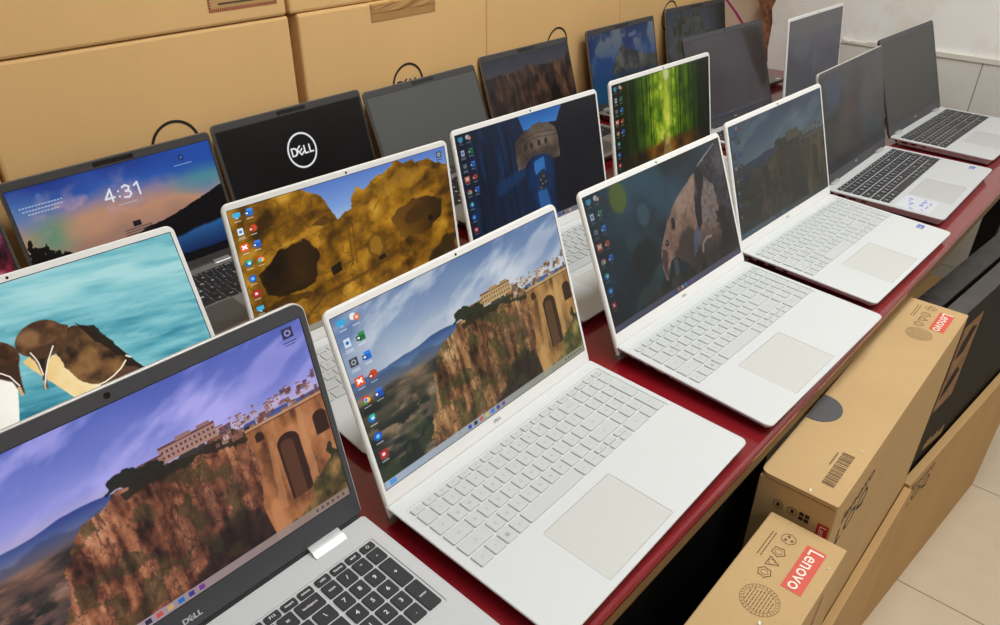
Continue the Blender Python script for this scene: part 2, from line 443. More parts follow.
    # bridge
    br = p.poly([(0.765,0.395),(1.01,0.385),(1.01,1.02),(0.76,1.02),(0.75,0.8),(0.775,0.6)], 0.006, 20)
    k = p.fbm(10, 7, 6)
    p.put(br, p.ramp(k*0.7+st*0.3, [(0.2, (96,68,40)), (0.5, (158,118,68)), (0.8, (190,150,96))]))
    p.rect(0.765, 1.0, 0.388, 0.402, (206,176,128), 0.8); p.rect(0.765, 1.0, 0.402, 0.408, (96,70,42), 0.8)
    def arch(cx, top, bot, rw, c):
        p.put(np.maximum(p.ell(cx, top+rw*1.5, rw, rw*1.5), p.poly([(cx-rw,top+rw*1.5),(cx+rw,top+rw*1.5),(cx+rw,bot),(cx-rw,bot)])), c)
    arch(0.797, 0.428, 0.475, 0.012, (60,42,28)); arch(0.868, 0.50, 0.845, 0.034, (58,40,26)); arch(0.862, 0.53, 0.845, 0.02, (92,66,42)); arch(0.976, 0.475, 0.60, 0.022, (58,40,26))
    p.put(p.poly([(0.915,0.41),(0.93,0.41),(0.925,0.86),(0.90,0.86)], 0.004, 20), (196,160,104), 0.7)
    p.put(p.poly([(0.815,0.5),(0.83,0.5),(0.815,0.86),(0.79,0.86)], 0.004, 20), (190,152,98), 0.6)
    p.put(p.poly([(0.80,1.02),(0.84,0.9),(0.9,0.86),(0.95,0.78),(1.01,0.68),(1.01,1.02)], 0.05, 12), p.ramp(p.fbm(12, 10, 5), [(0.2, (54,56,28)), (0.55, (112,106,54)), (0.85, (164,140,84))]))
    taskbar(p, (176,190,212), (150,146,124))
    if icon:
        icons(p, *STD); p.rect(0.02, 0.045, 0.962, 0.99, (70,150,220), 0.8)
    if corner: draw_icon(p, GEAR, 0.955, 0.045, 1.1); p.rect(0.935, 0.975, 0.085, 0.092, (60,60,90), 0.6); p.rect(0.94, 0.97, 0.1, 0.106, (60,60,90), 0.6)

def grade(p, gain, tint=(1, 1, 1), sat=1.0, lift=(0, 0, 0), gamma=1.0):
    g = p.img.mean(-1, keepdims=True)
    p.img = np.clip(g+(p.img-g)*sat, 0, 1)**gamma*gain*np.array(tint)+np.array(lift)/255

def pic_ronda():
    p = Paint(960, 540, 11); ronda(p); grade(p, 0.97, sat=1.0, gamma=1.08); return p
def pic_ronda_violet():
    p = Paint(960, 540, 11); ronda(p, False, True)
    w = np.clip((0.42-p.V)*8, 0, 1)
    grade(p, 0.98, sat=1.0, gamma=1.1)
    t = w[..., None]; p.img = p.img*(np.array([0.86, 0.81, 1.05])*t+np.array([0.99, 0.87, 0.86])*(1-t))+np.array([0.012, 0.006, 0.034])
    return p
def pic_ronda_dim():
    p = Paint(640, 360, 11); ronda(p); grade(p, 0.52, (0.86, 1.0, 1.02), 0.95, (4, 8, 10), 1.5); return p

def pic_auks():
    p = Paint(960, 540, 21); U, V = p.U, p.V
    w = p.fbm(3, 20, 5, rot=7); w2 = p.fbm(7, 40, 4, rot=7); big = p.fbm(1.2, 5, 3, rot=7)
    base = p.ramp(V*0.75+0.1+(w-0.5)*0.55+(big-0.5)*0.35, [(0, (160,214,216)), (0.3, (120,194,202)), (0.6, (74,160,178)), (0.85, (34,122,146)), (1, (22,98,124))])
    p.img[:] = base
    p.put(np.clip((w2-0.66)*5, 0, 1), (150,208,212), 0.4)
    f = p.fbm(14, 14, 6); f2 = p.fbm(30, 24, 4)
    brown = lambda lo, hi: p.ramp(f*0.7+f2*0.3, [(0.15, lo), (0.85, hi)])
    # right bird: tail, back, wing, belly, head
    p.put(p.poly([(0.69,0.5),(0.725,0.60),(0.765,0.735),(0.70,0.70)], 0.006), (40,28,22))
    p.put(p.poly([(0.60,0.7),(0.70,0.66),(0.745,0.70),(0.73,0.8),(0.60,0.8)], 0.006), (92,60,44))
    p.put(p.poly([(0.444,0.44),(0.47,0.42),(0.56,0.48),(0.60,0.62),(0.64,0.86),(0.56,0.86),(0.535,0.735)], 0.004), p.ramp(f*0.4+(U-0.44)*2.5, [(0, (232,186,100)), (0.5, (246,214,148)), (1, (252,232,184))]))
    body = p.poly([(0.53,0.38),(0.57,0.325),(0.62,0.345),(0.665,0.40),(0.70,0.53),(0.728,0.62),(0.70,0.675),(0.655,0.705),(0.61,0.715),(0.57,0.66),(0.545,0.55)], 0.008, 20)
    p.put(body, brown((44,28,16), (142,98,54)))
    p.put(body*np.clip((0.48-V)*7, 0, 1), (60,38,24), 0.7)
    p.put(p.poly([(0.62,0.335),(0.665,0.38),(0.715,0.55),(0.725,0.615),(0.695,0.585),(0.655,0.46)], 0.01, 20), (34,24,18), 0.92)
    p.put(p.ell(0.615, 0.56, 0.035, 0.08, 20, 8), (166,116,62), 0.6); p.put(p.ell(0.66, 0.63, 0.03, 0.05, 20, 6), (150,102,56), 0.5)
    p.put(p.stroke([(0.60,0.716),(0.635,0.712),(0.664,0.697),(0.692,0.672),(0.715,0.638)], 0.0045), (246,232,196))
    p.put(p.stroke([(0.722,0.612),(0.732,0.628)], 0.005), (244,236,216))
    hd = np.maximum(p.ell(0.513, 0.345, 0.070, 0.092, -12), p.poly([(0.50,0.27),(0.56,0.285),(0.60,0.33),(0.575,0.42),(0.53,0.46),(0.47,0.44)], 0.004))
    p.put(hd, brown((60,36,20), (138,92,54)))
    p.put(p.blur(hd*np.clip((0.30-V)*14, 0, 1), 3), (40,26,18), 0.75); p.put(p.ell(0.485, 0.33, 0.03, 0.05, 10, 8)*hd, (160,112,70), 0.7)
    p.put(p.poly([(0.462,0.39),(0.555,0.39),(0.545,0.43),(0.512,0.475),(0.49,0.54),(0.478,0.625),(0.468,0.625),(0.48,0.54),(0.478,0.46)], 0.003, 9, 2), (78,50,30)); p.put(p.poly([(0.485,0.45),(0.505,0.46),(0.488,0.52),(0.482,0.56)], 0, 1, 1), (40,26,18))
    p.put(p.stroke([(0.474,0.405),(0.480,0.44),(0.483,0.47),(0.482,0.544)], 0.0036), (238,228,214)); p.put(p.stroke([(0.538,0.411),(0.51,0.477),(0.488,0.548),(0.473,0.61)], 0.0036), (246,236,222))
    p.put(p.stroke([(0.476,0.58),(0.472,0.622)], 0.005), (206,170,124))
    # left bird
    p.put(p.poly([(0.10,0.5),(0.30,0.42),(0.385,0.46),(0.405,0.56),(0.372,0.75),(0.365,1.02),(0.10,1.02)], 0.004), p.ramp(f*0.3+(U-0.2)*4, [(0, (226,220,206)), (1, (250,246,234))]))
    p.put(p.poly([(0.12,0.4),(0.27,0.3),(0.30,0.5),(0.25,1.02),(0.1,1.02)], 0.008), brown((40,26,16), (120,84,50)))
    p.put(np.maximum(p.ell(0.372, 0.375, 0.074, 0.105, 12), p.poly([(0.25,0.33),(0.36,0.275),(0.44,0.40),(0.40,0.48),(0.30,0.47)], 0.004)), brown((56,32,18), (146,92,50)))
    p.put(p.poly([(0.345,0.44),(0.435,0.41),(0.425,0.50),(0.418,0.60),(0.408,0.61),(0.40,0.52),(0.37,0.48)], 0.003, 9, 2), (64,40,26))
    p.put(p.stroke([(0.36,0.45),(0.381,0.455),(0.399,0.489),(0.412,0.554)], 0.0036), (242,234,220)); p.put(p.stroke([(0.409,0.565),(0.409,0.605)], 0.008), (206,170,120))
    grade(p, 0.98, sat=0.88); taskbar(p, (190,214,220), (120,160,170)); icons(p, *STD); return p

def pic_cave():
    p = Paint(960, 540, 31); U, V = p.U, p.V
    p.img[:] = p.ramp(V/0.3, [(0, (84,118,190)), (0.6, (118,152,206)), (1, (160,184,214))])
    f = p.fbm(5, 5, 6); g = p.fbm(12, 10, 5); sw = p.fbm(3, 12, 5, rot=-14); rg = np.abs(p.fbm(5, 6, 5)-0.5)*2
    rk = np.clip(f*0.4+g*0.32+sw*0.36+rg*0.25-0.18, 0, 1)
    rock = p.ramp(rk, [(0.1, (52,32,4)), (0.36, (112,74,8)), (0.6, (156,108,20)), (0.85, (192,146,48))])
    sky = p.poly([(0.285,-0.02),(0.315,0.02),(0.36,0.055),(0.395,0.17),(0.418,0.27),(0.435,0.27),(0.49,0.235),(0.498,0.16),(0.53,0.10),(0.56,0.13),(0.60,0.10),(0.63,0.07),(0.66,0.075),(0.69,0.05),(0.72,0.015),(0.735,-0.02)], 0.016, 16)
    sky = np.maximum(sky, p.poly([(0.73,-0.02),(0.78,0.03),(0.82,0.025),(0.84,0.06),(0.90,0.05),(0.94,0.10),(1.01,0.14),(1.01,-0.02)], 0.014, 16))
    p.put(1-sky, rock); cr = np.abs(p.fbm(7, 9, 6, rot=-12)-0.5); p.put((1-sky)*np.clip(1-cr*18, 0, 1), (66,40,6), 0.5)
    p.put(p.poly([(0.60,0.14),(0.75,0.06),(0.83,0.08),(0.9,0.14),(0.8,0.22),(0.66,0.24)], 0.04, 12, 5), (172,126,36), 0.5)
    dk = p.poly([(0.05,0.48),(0.10,0.42),(0.155,0.345),(0.20,0.35),(0.255,0.32),(0.30,0.39),(0.318,0.46),(0.30,0.55),(0.285,0.66),(0.20,0.68),(0.12,0.67),(0.07,0.62)], 0.02, 12, 2)
    p.put(dk, p.ramp(f, [(0, (14,8,2)), (1, (62,38,8))]))
    p.put(p.poly([(0.08,0.40),(0.20,0.33),(0.34,0.235),(0.40,0.27),(0.34,0.31),(0.25,0.33),(0.15,0.37)], 0.02, 12, 3), (188,140,44), 0.5)
    p.put(p.poly([(0.30,0.27),(0.37,0.24),(0.42,0.28),(0.40,0.30)], 0.02, 14, 2), (60,36,6), 0.7)
    p.put(p.poly([(0.05,0.72),(0.16,0.68),(0.26,0.72),(0.23,0.76),(0.1,0.76)], 0.02, 12, 2), (56,34,6), 0.7)
    d2 = p.poly([(0.68,0.42),(0.72,0.35),(0.80,0.315),(0.88,0.33),(0.95,0.40),(0.93,0.50),(0.875,0.595),(0.80,0.60),(0.71,0.565)], 0.02, 12, 2)
    p.put(d2, p.ramp(np.clip((U-0.68)*3+f*0.3, 0, 1), [(0, (122,84,20)), (0.45, (84,54,12)), (1, (40,24,6))]))
    p.put(p.ell(0.795, 0.44, 0.06, 0.06, -15, 5), (58,36,8), 0.7); p.put(p.ell(0.875, 0.51, 0.014, 0.025, 0, 1), (24,14,4))
    for x in (0.465, 0.485): p.put(p.stroke([(x,0.34),(x-0.012,0.64)], 0.007, 2), (96,62,10), 0.7)
    p.put(p.poly([(0.535,0.60),(0.54,0.50),(0.575,0.455),(0.61,0.48),(0.628,0.60),(0.60,0.68),(0.56,0.67)], 0.006, 14, 1), (96,64,14), 0.75)
    p.put(p.poly([(0.545,0.60),(0.55,0.52),(0.575,0.49),(0.60,0.51),(0.61,0.60),(0.585,0.65)], 0.006, 14, 1), (150,106,30), 0.8)
    p.put(p.poly([(0.575,0.665),(0.61,0.645),(0.62,0.68),(0.585,0.69)], 0, 1, 1), (30,18,4))
    p.put(p.poly([(0.352,0.60),(0.40,0.58),(0.403,0.65),(0.358,0.665)], 0.004, 14, 1), (26,16,4))
    p.put(p.poly([(0.80,0.9),(0.86,0.78),(0.95,0.70),(1.01,0.68),(1.01,1.02),(0.8,1.02)], 0.05, 9, 6), (34,22,6), 0.8)
    p.put(p.stroke([(0.2,0.9),(0.3,0.78),(0.5,0.74),(0.7,0.66)], 0.012, 4), (70,44,6), 0.6)
    taskbar(p, (150,148,140), (120,116,104)); icons(p, [MON, BIN, MIND, EDGE, DISC, PDF, MON], [OUTL, PPT, WORD, CHR])
    draw_icon(p, GEAR, 0.965, 0.05); p.rect(0.95, 0.98, 0.085, 0.092, (40,50,80), 0.7)
    return p

def pic_bridge():
    p = Paint(720, 405, 41); U, V = p.U, p.V
    vs = p.fbm(20, 3, 5); f = p.fbm(8, 8, 5)
    p.img[:] = p.ramp(U+0.1*(f-0.5), [(0, (10,22,44)), (0.36, (16,36,66)), (0.52, (20,28,48)), (0.7, (24,24,34)), (1, (20,21,30))])
    p.put(np.clip((vs-0.55)*3, 0, 1)*(U < 0.38), (12,66,116), 0.5)
    for x in (0.08, 0.15, 0.21, 0.27, 0.315): p.put(p.stroke([(x,0.1),(x+0.01,0.95)], 0.008, 3), (6,12,26), 0.7)
    p.put(p.poly([(0.2,0.5),(0.42,0.42),(0.42,0.5),(0.2,0.62)], 0.01, 9, 4), (16,74,130), 0.45)
    p.put(p.poly([(0.405,-0.02),(0.738,-0.02),(0.70,0.06),(0.675,0.13),(0.60,0.115),(0.52,0.10),(0.47,0.13),(0.435,0.13)], 0, 1, 1), p.ramp(V*5+0.3*f, [(0, (36,96,178)), (1, (66,140,214))]))
    p.put(p.poly([(0.36,0.22),(0.40,0.165),(0.445,0.13),(0.47,0.135),(0.50,0.095),(0.525,0.105),(0.55,0.09),(0.58,0.115),(0.61,0.115),(0.66,0.18),(0.672,0.26),(0.672,0.45),(0.36,0.45)], 0.004, 20, 1), p.ramp(f, [(0.1, (66,56,50)), (0.9, (126,110,94))]))
    for v, a in ((0.185, 0.6), (0.225, 0.5), (0.335, 0.6), (0.36, 0.5)): p.put(p.stroke([(0.365,v+0.03),(0.52,v-0.01),(0.668,v+0.02)], 0.004, 1), (48,40,38), a)
    for x in (0.43, 0.475, 0.53, 0.58): p.put(p.ell(x, 0.275-0.02*(x-0.4), 0.011, 0.028), (40,34,36), 0.9); p.rect(x-0.018, x-0.014, 0.235, 0.33, (140,124,106), 0.4)
    p.put(np.maximum(p.ell(0.512, 0.475, 0.105, 0.105), p.poly([(0.405,0.47),(0.62,0.47),(0.60,1.0),(0.43,1.0)], 0.004)), p.ramp(U*3-1.2+0.3*(f-0.5), [(0, (12,30,60)), (0.35, (20,56,104)), (0.7, (14,24,46)), (1, (16,18,30))]))
    p.put(p.poly([(0.47,0.42),(0.545,0.40),(0.555,0.52),(0.535,0.60),(0.50,0.60),(0.475,0.52)], 0.01, 14, 2), (54,122,196), 0.95)
    p.put(p.poly([(0.485,0.53),(0.545,0.49),(0.56,0.62),(0.545,0.70),(0.49,0.68)], 0.014, 14, 1), (30,44,62), 0.9)
    p.put(p.poly([(0.48,0.70),(0.535,0.70),(0.56,0.90),(0.47,0.92)], 0.02, 14, 4), (62,130,204), 0.6)
    for x, y in ((0.505,0.60),(0.53,0.575),(0.515,0.64),(0.54,0.63),(0.50,0.67)): p.put(p.ell(x, y, 0.0035, 0.007), (226,176,90))
    taskbar(p, (150,160,180), (120,124,140), n=4, u0=0.60); icons(p, *STD, a=0.8)
    return p

def pic_bamboo():
    p = Paint(720, 405, 51); U, V = p.U, p.V
    d = np.abs(U-0.515); f = p.fbm(6, 6, 5); st = p.fbm(40, 1.2, 4); lf = p.fbm(16, 14, 5)
    b = np.clip(1.05-d*2.3, 0, 1)*(0.62+0.5*lf)
    p.img[:] = p.ramp(b*(0.75+0.4*f), [(0, (10,22,4)), (0.3, (40,72,8)), (0.6, (92,132,14)), (0.85, (162,186,36)), (1, (214,220,96))])
    p.put(np.clip((st-0.52)*4, 0, 1)*np.clip(d*6, 0, 1)*(V < 0.82), (14,30,4), 0.62)
    rs = np.random.default_rng(3)
    for i in range(46):
        x = rs.uniform(0.02, 0.98)
        if abs(x-0.515) < 0.035: continue
        w = 0.0035+0.006*abs(x-0.5); lean = (x-0.5)*rs.uniform(-0.05, 0.06)
        c = [(46,78,10), (92,128,22), (22,40,6), (70,104,14)][rs.integers(4)]
        p.put(p.stroke([(x+lean,-0.05),(x,0.84)], w, 1), c, 0.65)
    p.put(np.exp(-((U-0.52)/0.04)**2)*np.clip(1-np.abs(V-0.36)*1.6, 0, 1), (216,222,84), 0.75)
    p.put(p.ell(0.525, 0.05, 0.03, 0.06, 0, 6), (226,232,186), 0.7)
    p.put(np.clip((V-0.70-0.03*(f-0.5))*14, 0, 1), p.ramp(f*0.6+(0.5-d)*0.7-0.1, [(0.1, (34,24,8)), (0.5, (104,64,14)), (0.9, (168,112,26))]))
    p.put(p.poly([(0.495,0.70),(0.53,0.70),(0.56,0.86),(0.62,1.02),(0.40,1.02),(0.47,0.86)], 0.012, 12, 3), (150,124,66), 0.8)
    p.put(p.ell(0.515, 0.74, 0.022, 0.05, 0, 2), (196,172,96), 0.7)
    p.put(np.clip((U-0.80)*5, 0, 1), (16,24,14), 0.72); p.put(np.clip((0.14-U)*6, 0, 1), (10,18,6), 0.65)
    p.put(np.clip(d*2.6-0.35, 0, 1), (8,16,4), 0.55); taskbar(p, (60,66,56), (50,52,48)); icons(p, *STD, a=0.75); grade(p, 0.9); return p

def pic_anteater():
    p = Paint(960, 540, 61); U, V = p.U, p.V
    f = p.fbm(3, 3, 4); h = p.fbm(40, 30, 4, rot=50); h2 = p.fbm(14, 12, 5)
    p.img[:] = p.ramp(f*0.6+(1-np.hypot((U-0.42)*1.1, V-0.12))*0.5, [(0.2, (9,16,20)), (0.55, (18,38,48)), (0.9, (38,72,86))])
    p.put(p.ell(0.205, 0.10, 0.055, 0.115, 0, 9), (92,104,30), 0.8); p.put(p.ell(0.34, 0.30, 0.042, 0.085, 0, 7), (66,92,104), 0.6)
    p.put(p.ell(0.44, 0.12, 0.09, 0.16, 0, 20), (34,74,90), 0.6); p.put(p.ell(0.24, 0.42, 0.05, 0.1, 0, 9), (34,60,68), 0.6); p.put(p.ell(0.30, 0.62, 0.10, 0.15, 0, 16), (8,12,16), 0.7)
    p.put(p.poly([(0.10,0.98),(0.25,0.80),(0.38,0.70),(0.40,0.78),(0.28,0.98)], 0.03, 8, 7), (44,70,66), 0.5)
    p.put(p.poly([(0.05,1.02),(0.3,0.86),(0.6,0.86),(1.01,0.80),(1.01,1.02)], 0.03, 8, 5), p.ramp(h2, [(0.1, (12,14,14)), (0.9, (52,50,46))]), 0.9)
    body = p.poly([(1.01,0.0),(0.93,0.035),(0.87,0.08),(0.80,0.14),(0.70,0.215),(0.62,0.275),(0.56,0.335),(0.50,0.42),(0.455,0.50),(0.42,0.575),(0.398,0.65),(0.388,0.76),(0.392,0.85),(0.405,0.87),(0.425,0.80),(0.455,0.735),(0.50,0.73),(0.55,0.80),(0.62,0.90),(0.98,0.90),(1.01,0.88)], 0.006, 30, 1)
    p.put(body, p.ramp(h*0.5+h2*0.4, [(0.1, (108,80,64)), (0.5, (140,106,86)), (0.9, (166,134,112))]))
    p.put(p.poly([(0.49,0.68),(0.56,0.58),(0.63,0.56),(0.68,0.62),(0.70,0.92),(0.52,0.92),(0.48,0.78)], 0.03, 14, 10)*body, (48,36,33), 0.82)
    p.put(p.poly([(0.39,0.70),(0.41,0.62),(0.44,0.64),(0.425,0.76),(0.405,0.87)], 0.01, 14, 2)*body, (54,40,38), 0.8)
    p.put(p.poly([(0.78,0.30),(0.84,0.24),(0.90,0.34),(0.88,0.50),(0.84,0.64),(0.765,0.62),(0.745,0.5)], 0.03, 18, 5)*body, p.ramp(h, [(0.1, (92,80,76)), (0.9, (138,122,116))]), 0.85)
    p.put(p.poly([(0.805,0.13),(0.87,0.08),(1.01,0.0),(1.01,0.9),(0.90,0.9),(0.895,0.55),(0.87,0.36),(0.82,0.24)], 0.03, 18, 3)*body, p.ramp(h, [(0.1, (26,25,31)), (0.9, (66,62,70))]), 0.95)
    p.put(p.poly([(0.92,0.12),(1.01,0.08),(1.01,0.3),(0.95,0.3)], 0.03, 20, 4)*body, (104,100,104), 0.5)
    p.put(p.poly([(0.755,0.165),(0.80,0.135),(0.825,0.22),(0.80,0.32),(0.76,0.44),(0.735,0.60),(0.695,0.64),(0.70,0.50),(0.72,0.35),(0.745,0.25)], 0.008, 20, 1), (18,18,26))
    p.put(p.stroke([(0.79,0.14),(0.87,0.082),(0.95,0.03)], 0.007, 1), (170,160,150), 0.7)
    p.put(p.poly([(0.86,0.56),(0.93,0.52),(0.96,0.75),(0.93,0.9),(0.84,0.9),(0.87,0.72)], 0.03, 14, 4), (14,14,18), 0.95)
    p.put(body*np.clip((V-0.56)*3.2, 0, 1)*np.clip((U-0.55)*6, 0, 1), (22,19,22), 0.85); p.put(p.poly([(0.56,0.33),(0.70,0.22),(0.76,0.18),(0.73,0.36),(0.66,0.42),(0.56,0.44)], 0.03, 12, 12)*body, (186,158,136), 0.45)
    p.put(p.ell(0.525, 0.475, 0.014, 0.05, 8, 1), (20,16,18)); p.put(p.ell(0.452, 0.592, 0.014, 0.026, 0, 2), (30,20,18)); p.put(p.ell(0.45, 0.587, 0.004, 0.008), (150,150,150))
    p.put(p.stroke([(0.70,0.81),(0.71,0.75),(0.745,0.72),(0.785,0.725)], 0.012, 1), (150,138,124), 0.8)
    p.put(p.poly([(0.66,0.62),(0.70,0.60),(0.71,0.68),(0.66,0.78),(0.63,0.80)], 0.02, 12, 4), (78,88,108), 0.8)
    p.put(p.poly([(0.47,0.74),(0.50,0.74),(0.50,0.86),(0.46,0.88)], 0.01, 12, 3), (96,84,84), 0.6)
    grade(p, 0.86, (0.97, 1, 1.04)); taskbar(p, (66,68,88), (72,70,88), ic=0.6, u0=0.40); icons(p, *STD, txt=(150,155,165), a=0.6); return p

DIG = {'4': [[(0.62,1),(0.62,0)],[(0.62,1),(0.0,0.3),(0.85,0.3)]], '3': [[(0.08,0.9),(0.4,1),(0.7,0.82),(0.6,0.58),(0.3,0.53)],[(0.3,0.53),(0.68,0.44),(0.74,0.2),(0.45,0),(0.06,0.08)]], '1': [[(0.1,0.8),(0.45,1),(0.45,0)]], ':': [[(0.2,0.66),(0.2,0.68)],[(0.2,0.22),(0.2,0.24)]]}
def pic_lock():
    p = Paint(720, 405, 71); U, V = p.U, p.V
    f = p.fbm(3, 3, 5); g = p.fbm(5, 8, 5, rot=-20)
    p.img[:] = p.ramp(V*1.25+0.18*(f-0.5)+0.1*(0.5-np.abs(U-0.4)), [(0, (24,54,150)), (0.25, (44,92,186)), (0.42, (150,132,164)), (0.58, (214,150,112)), (0.75, (176,126,104))])
    p.put(np.clip(1-np.hypot((U-0.13)/0.15, (V-0.42)/0.22), 0, 1)*1.3, (96,152,116), 0.85); p.put(np.clip(1-np.hypot((U-0.04)/0.2, (V-0.2)/0.2), 0, 1), (96,140,190), 0.7)
    p.put(np.clip(1-np.hypot((U-0.92)/0.24, (V-0.30)/0.16), 0, 1)*1.2, (74,156,158), 0.8)
    p.put(np.clip((g-0.52)*3, 0, 1)*np.clip(1-np.abs(V-0.25)*4, 0, 1)*(U < 0.62), (214,160,178), 0.75)
    p.put(p.ell(0.30, 0.43, 0.14, 0.10, 0, 22), (216,152,112), 0.6); p.put(np.clip((U-0.45)*2.5, 0, 1)*np.clip((0.28-V)*5, 0, 1), (22,84,190), 0.8)
    p.put(p.poly([(0.55,0.58),(0.66,0.56),(0.80,0.51),(0.90,0.46),(0.97,0.42),(1.01,0.41),(1.01,1.02),(0.3,1.02),(0.4,0.7)], 0.012, 14, 1), (6,8,14))
    p.put(p.poly([(0.62,0.78),(0.75,0.735),(1.01,0.70),(1.01,0.98),(0.8,0.98),(0.66,0.9)], 0.01, 10, 5), p.ramp((V-0.7)*4, [(0, (40,110,180)), (1, (10,34,84))]), 0.95)
    p.put(p.poly([(0.3,0.90),(1.01,0.94),(1.01,1.02),(0.3,1.02)], 0.01, 10, 2), (8,10,16))
    p.put(p.poly([(-0.02,0.42),(0.04,0.45),(0.10,0.55),(0.16,0.60),(0.22,0.72),(0.3,1.02),(-0.02,1.02)], 0.06, 26, 0), (8,10,10))
    x = 0.405; H = 0.105; top = 0.185
    for ch in '4:31':
        for s_ in DIG[ch]: p.put(p.stroke([(x+a*0.052, top+H*(1-b)) for a, b in s_], 0.0085), (250,250,255))
        x += 0.03 if ch == ':' else 0.058
    p.rect(0.455, 0.55, 0.33, 0.338, (220,224,236), 0.6)
    for k, (a, b) in enumerate(((0.03,0.225),(0.04,0.215),(0.06,0.2))):
        for q in np.arange(a, b, 0.014): p.rect(q, q+0.010, 0.145+k*0.03, 0.155+k*0.03, (226,230,240), 0.75)
    p.put(p.ell(0.128, 0.09, 0.014, 0.026), (90,120,190), 0.8); p.put(p.ell(0.83, 0.085, 0.014, 0.026), (20,40,100)); p.put(p.ell(0.83, 0.085, 0.007, 0.012), (90,120,190))
    grade(p, 0.88, (0.98, 1, 1.02), 0.88)
    p.rect(0.78, 0.88, 0.14, 0.148, (190,206,236), 0.6); p.rect(0.49, 0.53, 0.50, 0.545, (24,22,30)); 
    for k in range(3): p.rect(0.44, 0.58, 0.555+k*0.022, 0.566+k*0.022, (40,34,44), 0.55)
    return p

def pic_logo():
    p = Paint(720, 405, 81); f = p.fbm(2, 2, 3); p.img[:] = p.ramp(f, [(0, (6,7,9)), (1, (12,13,15))])
    c = (0.503, 0.372); r = 0.172; x = (p.U-c[0])*16/9; y = p.V-c[1]; d = np.hypot(x, y)
    p.put(p.blur((np.abs(d-r) < 0.0105).astype(float), 1), (226,226,230))
    sc = 0.092; ox = c[0]-DELL_W*sc/2*9/16; oy = c[1]+sc/2
    for outer, holes in DELL:
        m = p.poly([(ox+a*sc*9/16, oy-b*sc) for a, b in outer], 0, 1, 0)
        for h in holes: m = m-p.poly([(ox+a*sc*9/16, oy-b*sc) for a, b in h], 0, 1, 0)
        p.put(p.blur(m, 1), (230,230,234))
    return p

def pic_canyon():
    p = Paint(512, 288, 91); U, V = p.U, p.V; f = p.fbm(5, 5, 5); st = p.fbm(14, 5, 5); b = p.fbm(8, 7, 5)
    p.img[:] = p.ramp(V*4+0.3*(f-0.5), [(0, (52,56,76)), (0.6, (70,70,84)), (1, (84,76,80))])
    p.put(np.clip((V-0.205-0.03*(p.fbm(7, 0.01, 4)-0.5))*90, 0, 1), p.ramp(st*0.6+b*0.5-0.05, [(0.15, (14,9,8)), (0.4, (48,30,24)), (0.65, (88,58,42)), (0.9, (128,92,66))]))
    for x, w, t in ((0.50,0.08,0.14),(0.62,0.05,0.2),(0.88,0.09,0.16),(0.97,0.06,0.12),(0.33,0.05,0.27)): p.put(p.poly([(x-w,0.7),(x-w*0.8,t+0.06),(x-w*0.3,t),(x+w*0.4,t+0.02),(x+w*0.8,t+0.08),(x+w,0.7)], 0.03, 16, 1), p.ramp(st*0.5+b*0.5, [(0.2, (30,18,14)), (0.6, (98,66,48)), (0.9, (136,98,72))]), 0.9)
    p.put(np.clip((V-0.55)*2.4, 0, 1), (14,9,8), 0.75); p.put(p.ell(0.56, 0.36, 0.03, 0.06, 0, 3), (24,18,20), 0.8)
    grade(p, 0.78); return p
def pic_peak():
    p = Paint(512, 288, 95); U, V = p.U, p.V; f = p.fbm(4, 4, 6); g = p.fbm(9, 8, 5)
    p.img[:] = p.ramp(V+0.3*(f-0.5), [(0, (22,50,108)), (0.4, (38,84,148)), (1, (20,60,110))])
    p.put(np.clip((f-0.42)*4, 0, 1)*np.clip(1.2-V*1.6, 0, 1), (150,156,158), 0.75)
    p.put(p.poly([(0.28,0.62),(0.34,0.42),(0.42,0.30),(0.50,0.24),(0.56,0.28),(0.66,0.36),(0.80,0.44),(1.01,0.5),(1.01,0.66)], 0.03, 12, 2), p.ramp(g, [(0.2, (58,60,58)), (0.8, (122,118,106))]), 0.9)
    p.put(np.clip((V-0.56)*6, 0, 1)*np.clip((U-0.22)*5, 0, 1), p.ramp(g, [(0.1, (30,36,38)), (0.9, (70,74,74))]), 0.9); p.put(np.clip((V-0.62)*8, 0, 1)*np.clip((0.4-U)*6, 0, 1), (14,90,130), 0.8)
    p.put(p.poly([(0.58,0.10),(0.70,0.07),(0.71,0.13),(0.6,0.15)], 0.01, 14, 2), (180,196,214), 0.5)
    grade(p, 0.74); return p
def pic_park():
    p = Paint(512, 288, 97); U, V = p.U, p.V; f = p.fbm(7, 7, 6); g = p.fbm(14, 12, 5)
    p.img[:] = p.ramp(V+0.2*(f-0.5), [(0, (60,70,92)), (0.5, (86,92,100)), (1, (72,70,62))])
    p.put(np.clip((f-0.44+0.2*(V-0.2))*6, 0, 1), p.ramp(g, [(0.1, (34,38,30)), (0.9, (98,98,76))]), 0.95); p.put(np.clip((U-0.7)*4, 0, 1), (18,22,20), 0.85)
    grade(p, 0.72); return p
def pic_flowers():
    p = Paint(384, 216, 99); f = p.fbm(12, 12, 5); g = p.fbm(5, 5, 4)
    p.img[:] = p.ramp(f*0.7+g*0.4-0.05, [(0.1, (20,12,20)), (0.4, (96,22,40)), (0.65, (150,50,72)), (0.9, (196,120,150))]); p.put(np.clip((0.45-p.V)*4, 0, 1), (60,70,120), 0.4); return p
